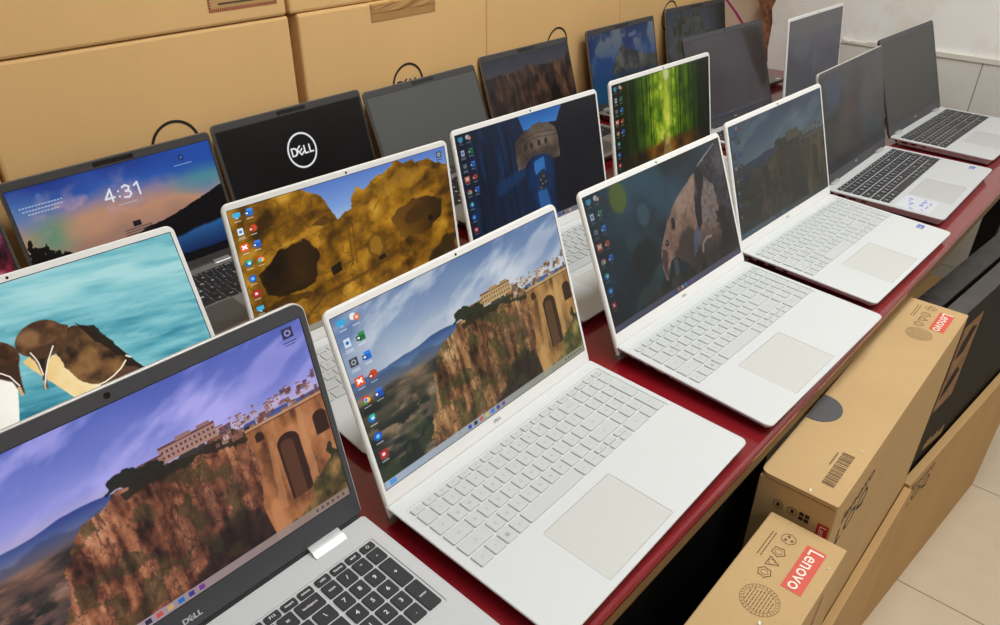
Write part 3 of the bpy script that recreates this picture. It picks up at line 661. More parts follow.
def pic_dusk():
    p = Paint(512, 288, 101); U, V = p.U, p.V; f = p.fbm(3, 4, 5); g = p.fbm(8, 6, 5)
    p.img[:] = p.ramp(f*0.7+(1-V)*0.3, [(0, (12,14,18)), (0.5, (28,30,36)), (1, (52,54,60))])
    p.put(p.poly([(0.05,0.02),(0.30,0.02),(0.26,0.34),(0.10,0.4)], 0.06, 7, 8), (26,52,84), 0.8); p.put(p.ell(0.4, 0.42, 0.12, 0.12, 0, 18), (66,30,34), 0.6)
    p.put(p.ell(0.72, 0.45, 0.12, 0.3, 10, 22), (66,66,76), 0.6); p.put(p.ell(0.30, 0.72, 0.16, 0.14, 0, 18), (60,50,40), 0.5); p.put(p.ell(0.8, 0.74, 0.16, 0.1, 0, 14), (24,54,70), 0.6)
    taskbar(p, (40,42,46), (44,44,48), n=0, tray=False); return p
def pic_grey_reflection():
    p = Paint(512, 288, 103); U, V = p.U, p.V; f = p.fbm(3, 3, 5); g = p.fbm(14, 3, 5)
    p.img[:] = p.ramp(0.3*(f-0.5)+0.55, [(0, (52,48,52)), (1, (80,76,82))])
    p.put(p.poly([(0.70,0.0),(0.95,0.0),(1.0,0.5),(0.98,0.80),(0.88,0.80),(0.80,0.4)], 0.03, 7, 7), (46,38,34), 0.8); p.put(np.clip((g-0.5)*3, 0, 1)*np.clip(V*2-0.5, 0, 1), (84,66,60), 0.35)  # brown band paints a reflection into the faint grey wallpaper
    taskbar(p, (70,72,80), (72,74,82), n=6, ic=0.3); return p
def pic_slate():
    p = Paint(512, 288, 105); f = p.fbm(2, 3, 4); p.img[:] = p.ramp(f*0.4+(1-p.V)*0.5, [(0, (58,58,64)), (1, (86,86,94))])
    p.put(np.clip((0.26-p.V)*30, 0, 1), (98,94,92), 0.5); p.put(p.ell(0.5, 0.62, 0.012, 0.2, 0, 3), (104,104,110), 0.5); p.put(p.ell(0.25, 0.42, 0.16, 0.14, 0, 20), (104,104,116), 0.35); return p

def screen_mat(name, pic, level=1.0, rough=0.3, spec=0.35, base=(10, 10, 11)):
    m = bpy.data.materials.new(name); m.use_nodes = True
    nt = m.node_tree; b = nt.nodes['Principled BSDF']
    b.inputs['Base Color'].default_value = (*s2l(base), 1)
    b.inputs['Roughness'].default_value = rough; b.inputs['Specular IOR Level'].default_value = spec
    if pic is not None:
        t = nt.nodes.new('ShaderNodeTexImage'); t.image = pic.image(name); t.extension = 'EXTEND'
        nt.links.new(t.outputs['Color'], b.inputs['Emission Color']); b.inputs['Emission Strength'].default_value = level
    return m


# ------------------------------------------------------------------ laptops
# type: W width, D visible deck depth, H lid height above the deck, sL/sT bezel beside/above the picture, sH picture height,
# tilt of the deck on its lifting hinge, z0 height of the deck's front edge
TY = {
 'white': dict(W=.356, D=.2286, H=.2161, sL=.006, sT=.0086, sH=.1904, tilt=.0378, z0=.016, r=.009, numpad=True),
 'grey15': dict(W=.3571, D=.2308, H=.2395, sL=.0077, sT=.0151, sH=.1936, tilt=.0, z0=.0209, r=.013, numpad=True, key=(-.005, -.0125)),
 'silver15': dict(W=.3614, D=.2261, H=.2262, sL=.0062, sT=.011, sH=.1936, tilt=.0, z0=.0195, r=.009, numpad=True),
 'grey14': dict(W=.3117, D=.2118, H=.2025, sL=.0052, sT=.0134, sH=.1745, tilt=.0, z0=.019, r=.008, numpad=False),
}
STYLE = {   # materials: deck, keys, legend, pad, lid back, bezel
 'white': ('white_deck', 'white_key', 'legend_grey', 'white_pad', 'white_lid', 'white_bezel'),
 'grey15': ('silver_deck', 'black_key', 'legend_white', 'silver_pad', 'silver_lid', 'dark_bezel'),
 'silver15': ('silver_deck', 'black_key', 'legend_white', 'silver_pad', 'silver_lid', 'dark_bezel'),
 'grey14': ('lat_deck', 'lat_key', 'legend_white', 'lat_pad', 'lat_lid', 'lat_bezel'),
}

def key_layout(T):
    """keys as (x0, x1, y0, y1, legend); x from the deck centre, y from the rear edge (negative towards the user)"""
    g = 0.0027; out = []; kx, ky = T.get('key', (0, 0))
    if T['numpad']: x0, u, xe = -0.1655, 0.01805, 0.097
    else: x0, u, xe = -0.1385, 0.0188, 0.1385
    ys = [(-0.021, -0.0295)] + [(-0.0315-0.0187*i, -0.0315-0.0187*i-0.0163) for i in range(5)]
    def row(i, items):
        x = x0
        for k, (w, s) in enumerate(items):
            x1 = xe if w is None else x+w*u
            out.append((x, x1-g, ys[i][1], ys[i][0], s)); x = x1
    n = (xe-x0)/u
    row(0, [(n/15, s) for s in ['esc']+['F%d' % k for k in range(1, 13)]+['insert', 'delete']])
    row(1, [(1, s) for s in '`1234567890-=']+[(None, 'backspace')])
    row(2, [(1.35, 'tab')]+[(1, s) for s in 'QWERTYUIOP[]']+[(None, '\\')])
    row(3, [(1.7, 'caps')]+[(1, s) for s in "ASDFGHJKL;'"]+[(None, 'enter')])
    row(4, [(2.25, 'shift')]+[(1, s) for s in 'ZXCVBNM,./']+[(None, 'shift')])
    row(5, [(1.1, 'ctrl'), (1, 'fn'), (1, '#'), (1, 'alt'), (5.1, ''), (1.05, 'alt'), (1.05, 'ctrl')])
    xa = x0+u*11.3; w = (xe-xa)/3; ym = (ys[5][0]+ys[5][1])/2
    for k in range(3):
        a, b = xa+k*w, xa+(k+1)*w-g
        out.append((a, b, ym+0.0007, ys[5][0], ['pg', '^', 'pg'][k])); out.append((a, b, ys[5][1], ym-0.0007, '<v>'[k]))
    if T['numpad']:
        p = 0.0176
        def np_(c, r0, r1, s, span=1): out.append((0.0985+c*p, 0.0985+(c+span)*p-g, ys[r1][1], ys[r0][0], s))
        for c in range(4): np_(c, 0, 0, ['calc', 'home', 'end', 'o'][c])
        for c, s in enumerate(['num', '/', '*', '-']): np_(c, 1, 1, s)
        for r, row_ in ((2, '789'), (3, '456'), (4, '123')):
            for c, s in enumerate(row_): np_(c, r, r, s)
        np_(0, 5, 5, '0', 2); np_(2, 5, 5, '.'); np_(3, 2, 3, '+'); np_(3, 4, 5, 'enter')
    if kx or ky: out = [(a+kx, b+kx, c+ky, d+ky, s) for a, b, c, d, s in out]
    return out

_cache = {}
def laptop_meshes(ty):
    if ty in _cache: return _cache[ty]
    T = TY[ty]; W, D, H, z0 = T['W'], T['D'], T['H'], T['z0']
    mt = {k: M[v] for k, v in zip(('deck', 'key', 'leg', 'pad', 'lid', 'bez'), STYLE[ty])}
    keys = key_layout(T); out = {}
    yR = D-0.0008
    kx0 = min(k[0] for k in keys)-0.0035; kx1 = max(k[1] for k in keys)+0.0035
    ky0 = D+min(k[2] for k in keys)-0.0040; ky1 = D+max(k[3] for k in keys)+0.003
    tpx = (-0.0945, 0.0205) if T['numpad'] else (-0.055, 0.055)
    tpy = (D-0.2205, D-0.1395) if ty == 'white' else (0.012, 0.012+0.078)
    if ty == 'silver15': tpx = (-0.092, 0.022)
    # --- base shell with a keyboard well and a touchpad cut-out in its top
    bm = bmesh.new(); r = T['r']
    def lp(ins, z, rear=0.0): return [(x, y, z) for x, y in rr(-W/2+ins, W/2-ins, ins, yR-ins-rear, (max(.001, r-ins),)*2+(0.004,)*2)]
    tb = 0.0045
    L = stack(bm, [lp(0.0085, tb, 0.012), lp(0.0032, z0-0.0060, 0.005), lp(0.0004, z0-0.0030, 0.001), lp(0, z0-0.0022), lp(0, z0-0.0007), lp(0.0007, z0)])
    bm.faces.new(L[0][::-1])
    well = [bm.verts.new((x, y, z0)) for x, y in rr(kx0, kx1, ky0, ky1, 0.003, 3)]
    pad = [bm.verts.new((x, y, z0)) for x, y in rr(tpx[0]-.0004, tpx[1]+.0004, tpy[0]-.0004, tpy[1]+.0004, 0.0022, 3)]
    fill(bm, [L[-1], well, pad])
    for lpv, dz in ((well, 0.0011), (pad, 0.0012)):
        low = [bm.verts.new((v.co.x, v.co.y, z0-dz)) for v in lpv]
        n = len(lpv)
        for i in range(n): bm.faces.new((lpv[i], lpv[(i+1) % n], low[(i+1) % n], low[i]))
        bm.faces.new(low)
    fix(bm); me = bpy.data.meshes.new('base'); bm.to_mesh(me); bm.free(); me.materials.append(mt['deck']); out['base'] = smooth_mesh(me, 25)
    # --- touchpad
    bm = bmesh.new(); prism(bm, rr(tpx[0], tpx[1], tpy[0], tpy[1], 0.002, 3), lambda x, y: (x, y, z0-0.0012), lambda x, y: (x, y, z0-0.00015)); fix(bm)
    me = bpy.data.meshes.new('touchpad'); bm.to_mesh(me); bm.free(); me.materials.append(mt['pad']); out['touchpad'] = me
    # --- keys
    bm = bmesh.new(); zt = z0+0.0009
    for x0, x1, y0, y1, s in keys:
        y0 += D; y1 += D
        L = stack(bm, [[(x, y, z) for x, y in rr(x0+i, x1-i, y0+i, y1-i, 0.0013, 2)] for i, z in ((0, z0-0.0011), (0, zt-0.0003), (0.0003, zt))])
        bm.faces.new(L[-1])
    fix(bm); me = bpy.data.meshes.new('keyboard'); bm.to_mesh(me); bm.free(); me.materials.append(mt['key']); out['keyboard'] = me
    # --- key legends
    bm = bmesh.new()
    fm = lambda x, y: (x, y, zt+0.00012)
    for x0, x1, y0, y1, s in keys:
        if not s: continue
        cx, cy = (x0+x1)/2, (y0+y1)/2+D
        if s == '#':
            for a in (-1, 1):
                for b in (-1, 1): quad(bm, fm, cx+a*0.0012-0.001, cx+a*0.0012+0.001, cy+b*0.0012-0.001, cy+b*0.0012+0.001)
            continue
        if s == 'o': ring_pts(bm, fm, cx, cy, 0.0012, 0.0018, 14); continue
        size = 0.0068 if len(s) == 1 else (0.0042 if len(s) < 5 else 0.0038)
        if ty == 'white': size *= 0.74
        if s in ('<', '>', '^', 'v', 'pg'): size = 0.0032
        add_text(bm, s, size, fm, cx, cy, bold=0.0 if ty == 'white' else 0.02)
    facing(bm, (0, 0, 1)); me = bpy.data.meshes.new('key_legend'); bm.to_mesh(me); bm.free(); me.materials.append(mt['leg']); out['key_legend'] = me
    # --- feet, ports
    for nm, yy in (('foot_front', 0.018), ('foot_rear', yR-0.035)):
        me = bpy.data.meshes.new('rubber_foot')
        lift = math.tan(T['tilt'])*yy
        bm = box_bm(-W*0.36, W*0.36, yy-0.005, yy+0.005, (0.0 if T['tilt'] == 0 else -lift*0.92), tb+0.0006, 0.001, 1); bm.to_mesh(me); bm.free(); me.materials.append(M['rubber']); out[nm] = me
    me = []
    for a, b, h0, h1 in ((yR-0.018, yR-0.013, z0-.0085, z0-.0040), (yR-0.043, yR-0.028, z0-.0082, z0-.0040), (yR-0.063, yR-0.050, z0-.0078, z0-.0044), (yR-0.084, yR-0.075, z0-.0074, z0-.0044)):
        q = bpy.data.meshes.new('port'); bm = box_bm(-W/2+0.0014, -W/2+0.008, a, b, h0, h1, 0.0005, 1); bm.to_mesh(q); bm.free(); q.materials.append(M['port']); me.append(q)
    out['ports'] = me
    # --- lid: outline in x (width) and z (up the lid); y = 0 is the face plane, y > 0 the back
    s0 = -0.016 if ty == 'white' else (0.0035 if ty == 'grey15' else 0.001)
    out['s0'] = s0; t = 0.0058
    rt = 0.0095 if ty == 'white' else r
    ol = lambda ins: rr(-W/2+ins, W/2-ins, s0+ins, H-ins, (0.004, 0.004, max(.002, rt-ins), max(.002, rt-ins)))
    bm = bmesh.new()
    L = stack(bm, [[(x, y, z) for x, z in ol(i)] for i, y in ((0.0007, 0.0), (0.0, 0.0007), (0, t*0.62), (0.0012, t*0.9), (0.004, t))])
    bm.faces.new(L[0]); bm.faces.new(L[-1])
    fix(bm); me = bpy.data.meshes.new('lid'); bm.to_mesh(me); bm.free(); me.materials.append(mt['lid']); out['lid'] = smooth_mesh(me, 30)
    px0, px1, pz0, pz1 = -W/2+T['sL'], W/2-T['sL'], H-T['sT']-T['sH'], H-T['sT']
    b = 0.0009
    bm = bmesh.new()
    o_ = [(x, z) for x, z in (rr(-W/2+0.0014, W/2-0.0014, max(0.0, s0)+0.0006, H-0.0014, (0.002, 0.002, rt-.0014, rt-.0014)))]
    i_ = rr(px0-b, px1+b, pz0-b, pz1+b, 0.0008, 2)
    yb = -0.0007
    A = [bm.verts.new((x, yb, z)) for x, z in o_]; B = [bm.verts.new((x, yb, z)) for x, z in i_]
    fill(bm, [A, B])
    for lpv in (A, B):
        low = [bm.verts.new((v.co.x, -0.00005, v.co.z)) for v in lpv]; n = len(lpv)
        for i in range(n): bm.faces.new((lpv[i], lpv[(i+1) % n], low[(i+1) % n], low[i]))
    fix(bm); me = bpy.data.meshes.new('bezel'); bm.to_mesh(me); bm.free(); me.materials.append(mt['bez']); out['bezel'] = me
    bm = box_bm(px0-b, px1+b, -0.0003, -0.00005, pz0-b, pz1+b); me = bpy.data.meshes.new('panel_border'); bm.to_mesh(me); bm.free(); me.materials.append(M['panel']); out['panel'] = me
    out['pic'] = (px0, px1, pz0, pz1)
    # --- webcam
    bm = bmesh.new(); zc = H-T['sT']*0.5
    if ty == 'grey14':
        prism(bm, rr(-0.030, 0.030, zc-0.0032, zc+0.0032, 0.0016, 3), lambda x, z: (x, yb-0.0003, z), lambda x, z: (x, yb+0.0002, z))
    else:
        q = 0.0026 if ty != 'white' else 0.0015
        prism(bm, [(q*math.cos(2*math.pi*i/20), zc+q*math.sin(2*math.pi*i/20)) for i in range(20)], lambda x, z: (x, yb-0.0003, z), lambda x, z: (x, yb+0.0002, z))
    fix(bm); me = bpy.data.meshes.new('webcam'); bm.to_mesh(me); bm.free(); me.materials.append(M['lens']); out['webcam'] = me
    # --- maker's lettering under the picture
    hgt = 0.0058 if ty == 'grey15' else 0.0040
    zl = (s0+0.003+pz0)/2 if s0 > 0 else pz0*0.5
    if ty == 'grey15': zl = pz0*0.47
    bm = bmesh.new(); polys_mesh(bm, DELL, hgt, -DELL_W*hgt/2-0.004*(ty != 'grey14'), zl-hgt/2, lambda x, z: (x, yb-0.00015, z)); facing(bm, (0, -1, 0))
    me = bpy.data.meshes.new('logo'); bm.to_mesh(me); bm.free(); me.materials.append(M['logo_white'] if ty != 'white' else M['logo_grey']); out['logo'] = me
    # --- hinges
    me = []
    for sx in (-1, 1):
        bm = bmesh.new(); q = bpy.data.meshes.new('hinge')
        if ty == 'white':
            xa, xb = sorted((sx*(W/2-0.001), sx*(W/2-0.055)))
            prof = _arc(0.0035, s0+0.0005, 0.0048, 0.0048, 0, 360, 20)[:-1]
            stack_ = [[(x, y, z) for y, z in prof] for x in (xa, xb)]
        else:
            xa, xb = sorted((sx*(W/2-0.031), sx*(W/2-0.067))) if ty != 'grey14' else sorted((sx*(W/2-0.03), sx*(W/2-0.058)))
            prof = [(0.0015, -0.004), (-0.0135, -0.0035), (-0.0145, 0.0003), (-0.0135, 0.0013), (-0.009, 0.0032), (-0.004, 0.0046), (0.0, 0.0052), (0.0015, 0.0052)]
            if ty != 'grey15': prof = [(y*0.6, z*0.6) for y, z in prof]
            stack_ = [[(x, y, z) for y, z in prof] for x in (xa, xb)]
        L = stack(bm, stack_); bm.faces.new(L[0]); bm.faces.new(L[1]); fix(bm)
        bm.to_mesh(q); bm.free(); q.materials.append(M['chrome'] if ty != 'white' else M['rubber']); me.append(smooth_mesh(q, 40))
    out['hinges'] = me
    if ty != 'white':
        me = bpy.data.meshes.new('hinge_cover'); bm = box_bm(-W/2+0.006, W/2-0.006, -0.0012, 0.0042, -0.006, s0+0.0006, 0.0006, 1); bm.to_mesh(me); bm.free(); me.materials.append(M['port']); out['cover'] = me
    _cache[ty] = out
    return out

def sticker(root, T, x0, x1, y0, y1, m, marks=None):
    """adhesive label on the deck; y measured from the rear edge"""
    z = T['z0']
    bm = bmesh.new(); prism(bm, rr(x0, x1, T['D']+y0, T['D']+y1, 0.001, 2), lambda x, y: (x, y, z-0.0001), lambda x, y: (x, y, z+0.00015)); fix(bm)
    s = obj('sticker', bm, m, root)
    if marks:
        bm = bmesh.new()
        for a, b, c, d in marks: quad(bm, lambda x, y: (x, y, z+0.00025), x0+a*(x1-x0), x0+b*(x1-x0), T['D']+y0+c*(y1-y0), T['D']+y0+d*(y1-y0))
        facing(bm, (0, 0, 1))
        obj('print', bm, M['sticker_white'] if m is M['sticker_blue'] else M['mark_blue'], s)
    return s

def laptop(ty, X, Y, th, op, scr, label, group, lid_mat=None):
    T = TY[ty]; G = laptop_meshes(ty); D = T['D']
    t = R(th)
    root = empty('laptop', (X+math.sin(t)*D, Y-math.cos(t)*D, TZ), (T['tilt'], 0, t))
    tag(root, label, 'laptop', group)
    obj('base', G['base'], None, root)
    kb = obj('keyboard', G['keyboard'], None, root); obj('key_legend', G['key_legend'], None, kb)
    obj('touchpad', G['touchpad'], None, root)
    obj('rubber_foot', G['foot_front'], None, root); obj('rubber_foot', G['foot_rear'], None, root)
    for q in G['ports']: obj('port', q, None, root)
    lid = obj('lid', G['lid'] if lid_mat is None else G['lid'].copy(), lid_mat, root, (0, D, T['z0']), (R(90-op), 0, 0))
    obj('bezel', G['bezel'], None, lid); obj('panel_border', G['panel'], None, lid)
    x0, x1, z0, z1 = G['pic']
    me = bpy.data.meshes.new('screen')
    bm = bmesh.new(); vs = add_box(bm, x0, x1, -0.0005, -0.0003, z0, z1)
    uv = bm.loops.layers.uv.new('uv')
    for f in bm.faces:
        for l in f.loops: l[uv].uv = ((l.vert.co.x-x0)/(x1-x0), (l.vert.co.z-z0)/(z1-z0))
    obj('screen', bm, scr, lid)
    obj('webcam', G['webcam'], None, lid); obj('logo', G['logo'], None, lid)
    for q in G['hinges']:
        obj('hinge', q, None, lid if ty == 'white' else root, (0, 0, 0) if ty == 'white' else (0, D, T['z0']))
    if 'cover' in G: obj('hinge_cover', G['cover'], None, root, (0, D, T['z0']))
    return root


# ------------------------------------------------------------------ the room (setting)
FX0, FX1, FY0, FY1, CZ = -2.6, 1.965, -2.6, 1.14, 2.75
def struct(name, bm, m, **k):
    o = obj(name, bm, m, **k); o['kind'] = 'structure'; return o
struct('floor', box_bm(FX0, FX1+0.6, FY0, FY1, -0.06, 0), M['floor'])
struct('ceiling', box_bm(FX0, FX1+0.6, FY0, FY1, CZ, CZ+0.06), M['ceiling'])
struct('wall_back', box_bm(FX0, 2.2, FY1, FY1+0.1, 0, CZ), M['plaster_back'])
struct('wall_left', box_bm(FX0-0.1, FX0, FY0, FY1, 0, CZ), M['plain_wall'])
struct('wall_front', box_bm(FX0, FX1+0.3, FY0-0.1, FY0, 0, CZ), M['plain_wall'])
# right-hand wall: worn plaster with a ragged end that shows brick, tiles under a white strip nearer the front
rs = np.random.default_rng(4)
edge = [(0.573+0.010*rs.uniform(-1, 1), z) for z in np.arange(0.0, CZ+0.01, 0.04)]
edge[-1] = (edge[-1][0], CZ)
bm = bmesh.new(); prism(bm, [(FY0, 0.0)]+edge+[(FY0, CZ)], lambda y, z: (FX1, y, z), lambda y, z: (FX1+0.03, y, z)); fix(bm)
struct('wall_right', bm, M['plaster'])
edge2 = [(0.606+0.014*rs.uniform(-1, 1)+0.02*max(0, min(1, (z-TZ-0.04)*7)), z) for z in np.arange(0.0, CZ+0.01, 0.022)]
edge2[-1] = (edge2[-1][0], CZ)
bm = bmesh.new(); prism(bm, [(0.50, 0.0)]+edge2+[(0.50, CZ)], lambda y, z: (FX1+0.012, y, z), lambda y, z: (FX1+0.10, y, z)); fix(bm)
struct('wall_right_brick', bm, M['brick'])
struct('wall_recess', box_bm(FX1+0.075, FX1+0.2, 0.45, FY1, 0, CZ), M['plaster_back'])
struct('wall_recess_ledge', box_bm(FX1+0.002, FX1+0.076, 0.575, FY1-0.002, 0, TZ-0.004), M['plaster'])
zt = TZ+0.112; YT = 0.345
bm = bmesh.new()
for y0 in np.arange(-2.2446, YT, 0.44):
    y1 = min(y0+0.44, YT)
    for z0, z1 in ((0.0, zt-0.60), (zt-0.60, zt)):
        add_box(bm, FX1-0.008, FX1-0.0005, y0+0.0012, y1-0.0012, z0+0.0012, z1-0.0012)
struct('wall_right_tiles', bm, M['tile_grey'])
struct('wall_right_grout', box_bm(FX1-0.006, FX1-0.0002, FY0, YT, 0, zt), M['tile_joint'])
bm = bmesh.new()
ys = list(np.arange(FY0, YT-0.06, 0.02))+list(np.linspace(YT-0.06, YT, 7))
prism(bm, [(y, zt) for y in ys]+[(y, zt+0.013-(rs.uniform(0, 0.008) if y > YT-0.07 else 0)) for y in ys[::-1]], lambda y, z: (FX1-0.0002, y, z), lambda y, z: (FX1-0.012, y, z)); fix(bm)
struct('trim_1', bm, M['trim'])
bm = bmesh.new()
pl = [(0.95, TZ+0.40), (0.776, TZ+0.176), (0.737, TZ+0.142), (0.705, TZ+0.108), (0.681, TZ+0.059), (0.67, TZ-0.1)]
for (ya, za), (yb_, zb_) in zip(pl, pl[1:]):
    bm.faces.new([bm.verts.new(c) for c in ((FX1+0.0742, ya-0.005, za), (FX1+0.0742, yb_-0.005, zb_), (FX1+0.0742, yb_+0.005, zb_), (FX1+0.0742, ya+0.005, za))])
facing(bm, (-1, 0, 0)); struct('wall_recess_paint_streak', bm, M['magenta'])

# ------------------------------------------------------------------ the table
th = R(-1.15)
tab = empty('table', (0, -0.236, 0), (0, 0, th)); tag(tab, 'long maroon table with a glossy top carrying three rows of open laptops', 'table')
TX0, TX1, TD = -1.25, 1.942, 1.30
bm = bmesh.new()
prof = [(0.0, -0.011), (-0.0008, -0.006), (0.0012, -0.002), (0.0045, 0.0), (0.78, 0.0), (TD, 0.0), (TD, -0.011), (0.78, -0.011)]
tx = lambda y: TX1-0.132*max(0.0, 1-y/0.78)-0.03*max(0.0, (y-0.78)/0.52)
A, B = stack(bm, [[(TX0, y, TZ+z) for y, z in prof], [(tx(y), y, TZ+z) for y, z in prof]])
for q in (A, B):
    bm.faces.new([q[i] for i in (0, 1, 2, 3, 4, 7)]); bm.faces.new([q[i] for i in (4, 5, 6, 7)])
fix(bm)
obj('table_top', bm, M['red_table'], tab)
bm = bmesh.new(); prism(bm, [(TX0+0.004, 0.002), (tx(0)-0.004, 0.002), (TX1-0.004, 0.78), (tx(TD)-0.004, TD-0.004), (TX0+0.004, TD-0.004)], lambda x, y: (x, y, TZ-0.034), lambda x, y: (x, y, TZ-0.0112)); fix(bm)
obj('board', bm, M['wood_edge'], tab)
for x in (-1.15, 0.30, 1.765):
    for y in (0.03, TD-0.08):
        obj('leg', box_bm(x-0.022, x+0.022, y, y+0.045, 0, TZ-0.0345, 0.002, 1), M['black_metal'], tab)
bm = bmesh.new()  # added black panel standing in for the deep shade under the table
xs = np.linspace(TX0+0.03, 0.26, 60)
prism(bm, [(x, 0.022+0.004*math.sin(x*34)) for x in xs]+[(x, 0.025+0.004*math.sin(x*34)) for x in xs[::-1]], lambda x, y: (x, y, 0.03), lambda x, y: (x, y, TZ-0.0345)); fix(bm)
obj('shade_panel', bm, M['shade_panel'], tab)['label'] = 'added black panel darkening the gap under the table edge'

# ------------------------------------------------------------------ laptops
SM = {}
def S(name, fn, *a, **k): return screen_mat('picture_'+name, fn() if fn else None, *a, **k)
GF, GM, GB = 'laptops in the front row', 'laptops in the middle row', 'laptops in the back row'
ron_dim = S('gorge_dim', pic_ronda_dim, 0.62, 0.28, 0.5)
F1 = laptop('grey15', -.3766, .0166, -1.1, 103.28, S('gorge_violet', pic_ronda_violet, 1.0, 0.35, 0.25), 'silver laptop with charcoal screen frame and black keys, nearest on the table', GF)
F2 = laptop('white', 0, 0, 0, 110.93, S('gorge', pic_ronda, 1.0, 0.3, 0.3), 'white laptop showing a bright cliff-top bridge, sky and desktop icons', GF)
F3 = laptop('white', .4056, -.0169, -2.35, 114.82, S('anteater', pic_anteater, 0.95, 0.3, 0.35), 'white laptop showing an anteater on its dark screen', GF)
F4 = laptop('white', .7891, -.0122, -2.45, 110.23, ron_dim, 'white laptop with a dim cliff picture, beside the anteater laptop', GF)
F5 = laptop('silver15', 1.1794, .0005, -.5, 106.1, S('dusk', pic_dusk, 0.7, 0.3, 0.5), 'silver laptop with black keys and a blue-and-white information sticker on the palm rest', GF)
F6 = laptop('silver15', 1.6118, .0035, -2.8, 110.7, screen_mat('screen_off_matte', None, 0, 0.5, 0.5, (66, 67, 65)), 'silver laptop with black keys and a blank grey screen, nearest the tiled wall', GF, M['dark_lid'])
M1 = laptop('white', -.3484, .3025, -4.24, 115.5, S('auks', pic_auks, 1.05, 0.3, 0.3), 'white laptop showing two brown seabirds over teal water', GM)
M2 = laptop('white', .06, .3002, -4.15, 100.98, S('cave', pic_cave, 1.0, 0.3, 0.3), 'white laptop showing yellow cave rock and a notch of sky', GM)
M3 = laptop('white', .4525, .2876, -3.43, 105.83, S('night_bridge', pic_bridge, 0.72, 0.3, 0.3), 'white laptop showing a stone bridge between dark walls at night', GM)
M4 = laptop('white', .8554, .2829, -2.62, 103.12, S('bamboo', pic_bamboo, 0.9, 0.3, 0.3), 'white laptop showing a bright green bamboo forest', GM)
M5 = laptop('silver15', 1.3078, .3469, -4.4, 109.8, S('grey_reflection', pic_grey_reflection, 0.75, 0.35, 0.45), 'dark-framed laptop with a grey screen and painted-in reflection behind the green forest laptop', GM, M['dark_lid'])
M6 = laptop('white', 1.6767, .3041, -1.58, 100.23, S('slate', pic_slate, 0.8, 0.35, 0.45), 'white-rimmed laptop with a slate grey screen, in front of the peeling wall', GM)
B0 = laptop('grey14', -.421, .634, -1, 105, S('flowers', pic_flowers, 0.8), 'dark laptop with a red flower picture, mostly cut off beside the lock-screen laptop', GB)
B1 = laptop('grey14', -.0981, .6342, -.52, 102.27, S('lock', pic_lock, 1.0, 0.3, 0.3), 'dark grey laptop with a lock screen reading 4:31', GB)
B2 = laptop('grey14', .2305, .65, 0, 104.36, S('start_logo', pic_logo, 1.0, 0.3, 0.3), 'dark grey laptop with a white ring logo on a black screen', GB)
B3 = laptop('grey14', .546, .6226, .29, 111.28, screen_mat('screen_off_grey', None, 0, 0.5, 0.5, (84, 86, 85)), 'dark grey laptop with a plain switched-off grey screen, beside the ring-logo laptop', GB)
B4 = laptop('grey14', .8962, .6516, -1.38, 108.3, S('canyon', pic_canyon, 0.8, 0.32, 0.4), 'dark grey laptop showing dim brown rock spires', GB)
B5 = laptop('grey14', 1.2742, .6482, -1.14, 104.25, S('peak', pic_peak, 0.8, 0.32, 0.4), 'dark laptop showing a blue sky with clouds over a grey peak', GB)
B6 = laptop('grey14', 1.6724, .6555, -5.01, 102.1, S('park', pic_park, 0.8, 0.32, 0.4), 'dark laptop with a dim tree picture, last of the back row by the wall', GB)
T = TY['white']
for o in (F4,): sticker(o, T, 0.149, 0.167, -0.186, -0.174, M['sticker_blue'], [(.1,.2,.15,.85),(.3,.38,.15,.85),(.3,.5,.4,.55),(.62,.68,.2,.8)])
T = TY['silver15']
sticker(F5, T, 0.147, 0.167, -0.196, -0.184, M['sticker_blue'], [(.1,.2,.15,.85),(.3,.38,.15,.85),(.3,.5,.4,.55),(0.0,1.0,.92,1.0)])
sticker(F5, T, -0.172, -0.10, -0.196, -0.135, M['sticker_white'], [(.06,.12,.5,.62),(.3,.36,.62,.7),(.42,.5,.6,.72),(.58,.64,.74,.8),(.72,.80,.72,.84),(.4,.5,.3,.42),(.52,.7,.36,.4),(.7,.78,.28,.4),(.84,.92,.34,.4),(.12,.16,.2,.3),(.3,.5,.16,.2),(.6,.8,.14,.18)])
sticker(B6, TY['grey14'], 0.115, 0.135, -0.205, -0.192, M['sticker_white'])

# ------------------------------------------------------------------ cartons
def carton(x0, x1, y0, y1, z0, z1, label, cat='cardboard box', m=None, group=None, rot=0.0, piv=None, flap=None, name='cardboard_box', bev=0.003):
    """axis-aligned carton turned by rot about its front left bottom corner (or piv)"""
    r = empty(name, (x0, y0, z0), (0, 0, rot)); tag(r, label, cat, group)
    w, d, h = x1-x0, y1-y0, z1-z0
    top = h if not flap else h-0.0075
    obj('body', box_bm(0, w, 0, d, 0, top, bev, 2), m or M['card'], r)
    if flap:
        bm = bmesh.new(); prism(bm, rr(-0.001, w, 0, d, (0.003, 0.002, 0.002, 0.010), 4), lambda x, y: (x, y, h-0.0055), lambda x, y: (x, y, h)); fix(bm)
        obj('flap', bm, m or M['card'], r)
        obj('tuck', box_bm(0.004, w-0.004, 0.0005, d-0.004, top-0.001, h-0.0052), m or M['card'], r)
    r['w'], r['d'], r['h'] = w, d, h
    return r
def on_front(z=0.0004): return lambda x, y: (x, -z, y)          # 2-d (along, up) on the y = 0 face
def on_top(h, z=0.0004): return lambda x, y: (x, y, h+z)
def on_left(z=0.0004): return lambda a, b: (-z, a, b)
def prn(parent, build, m, n, name='print', label=None):
    bm = bmesh.new(); build(bm); facing(bm, n); o = obj(name, bm, m, parent)
    if label: o['label'] = label
    return o

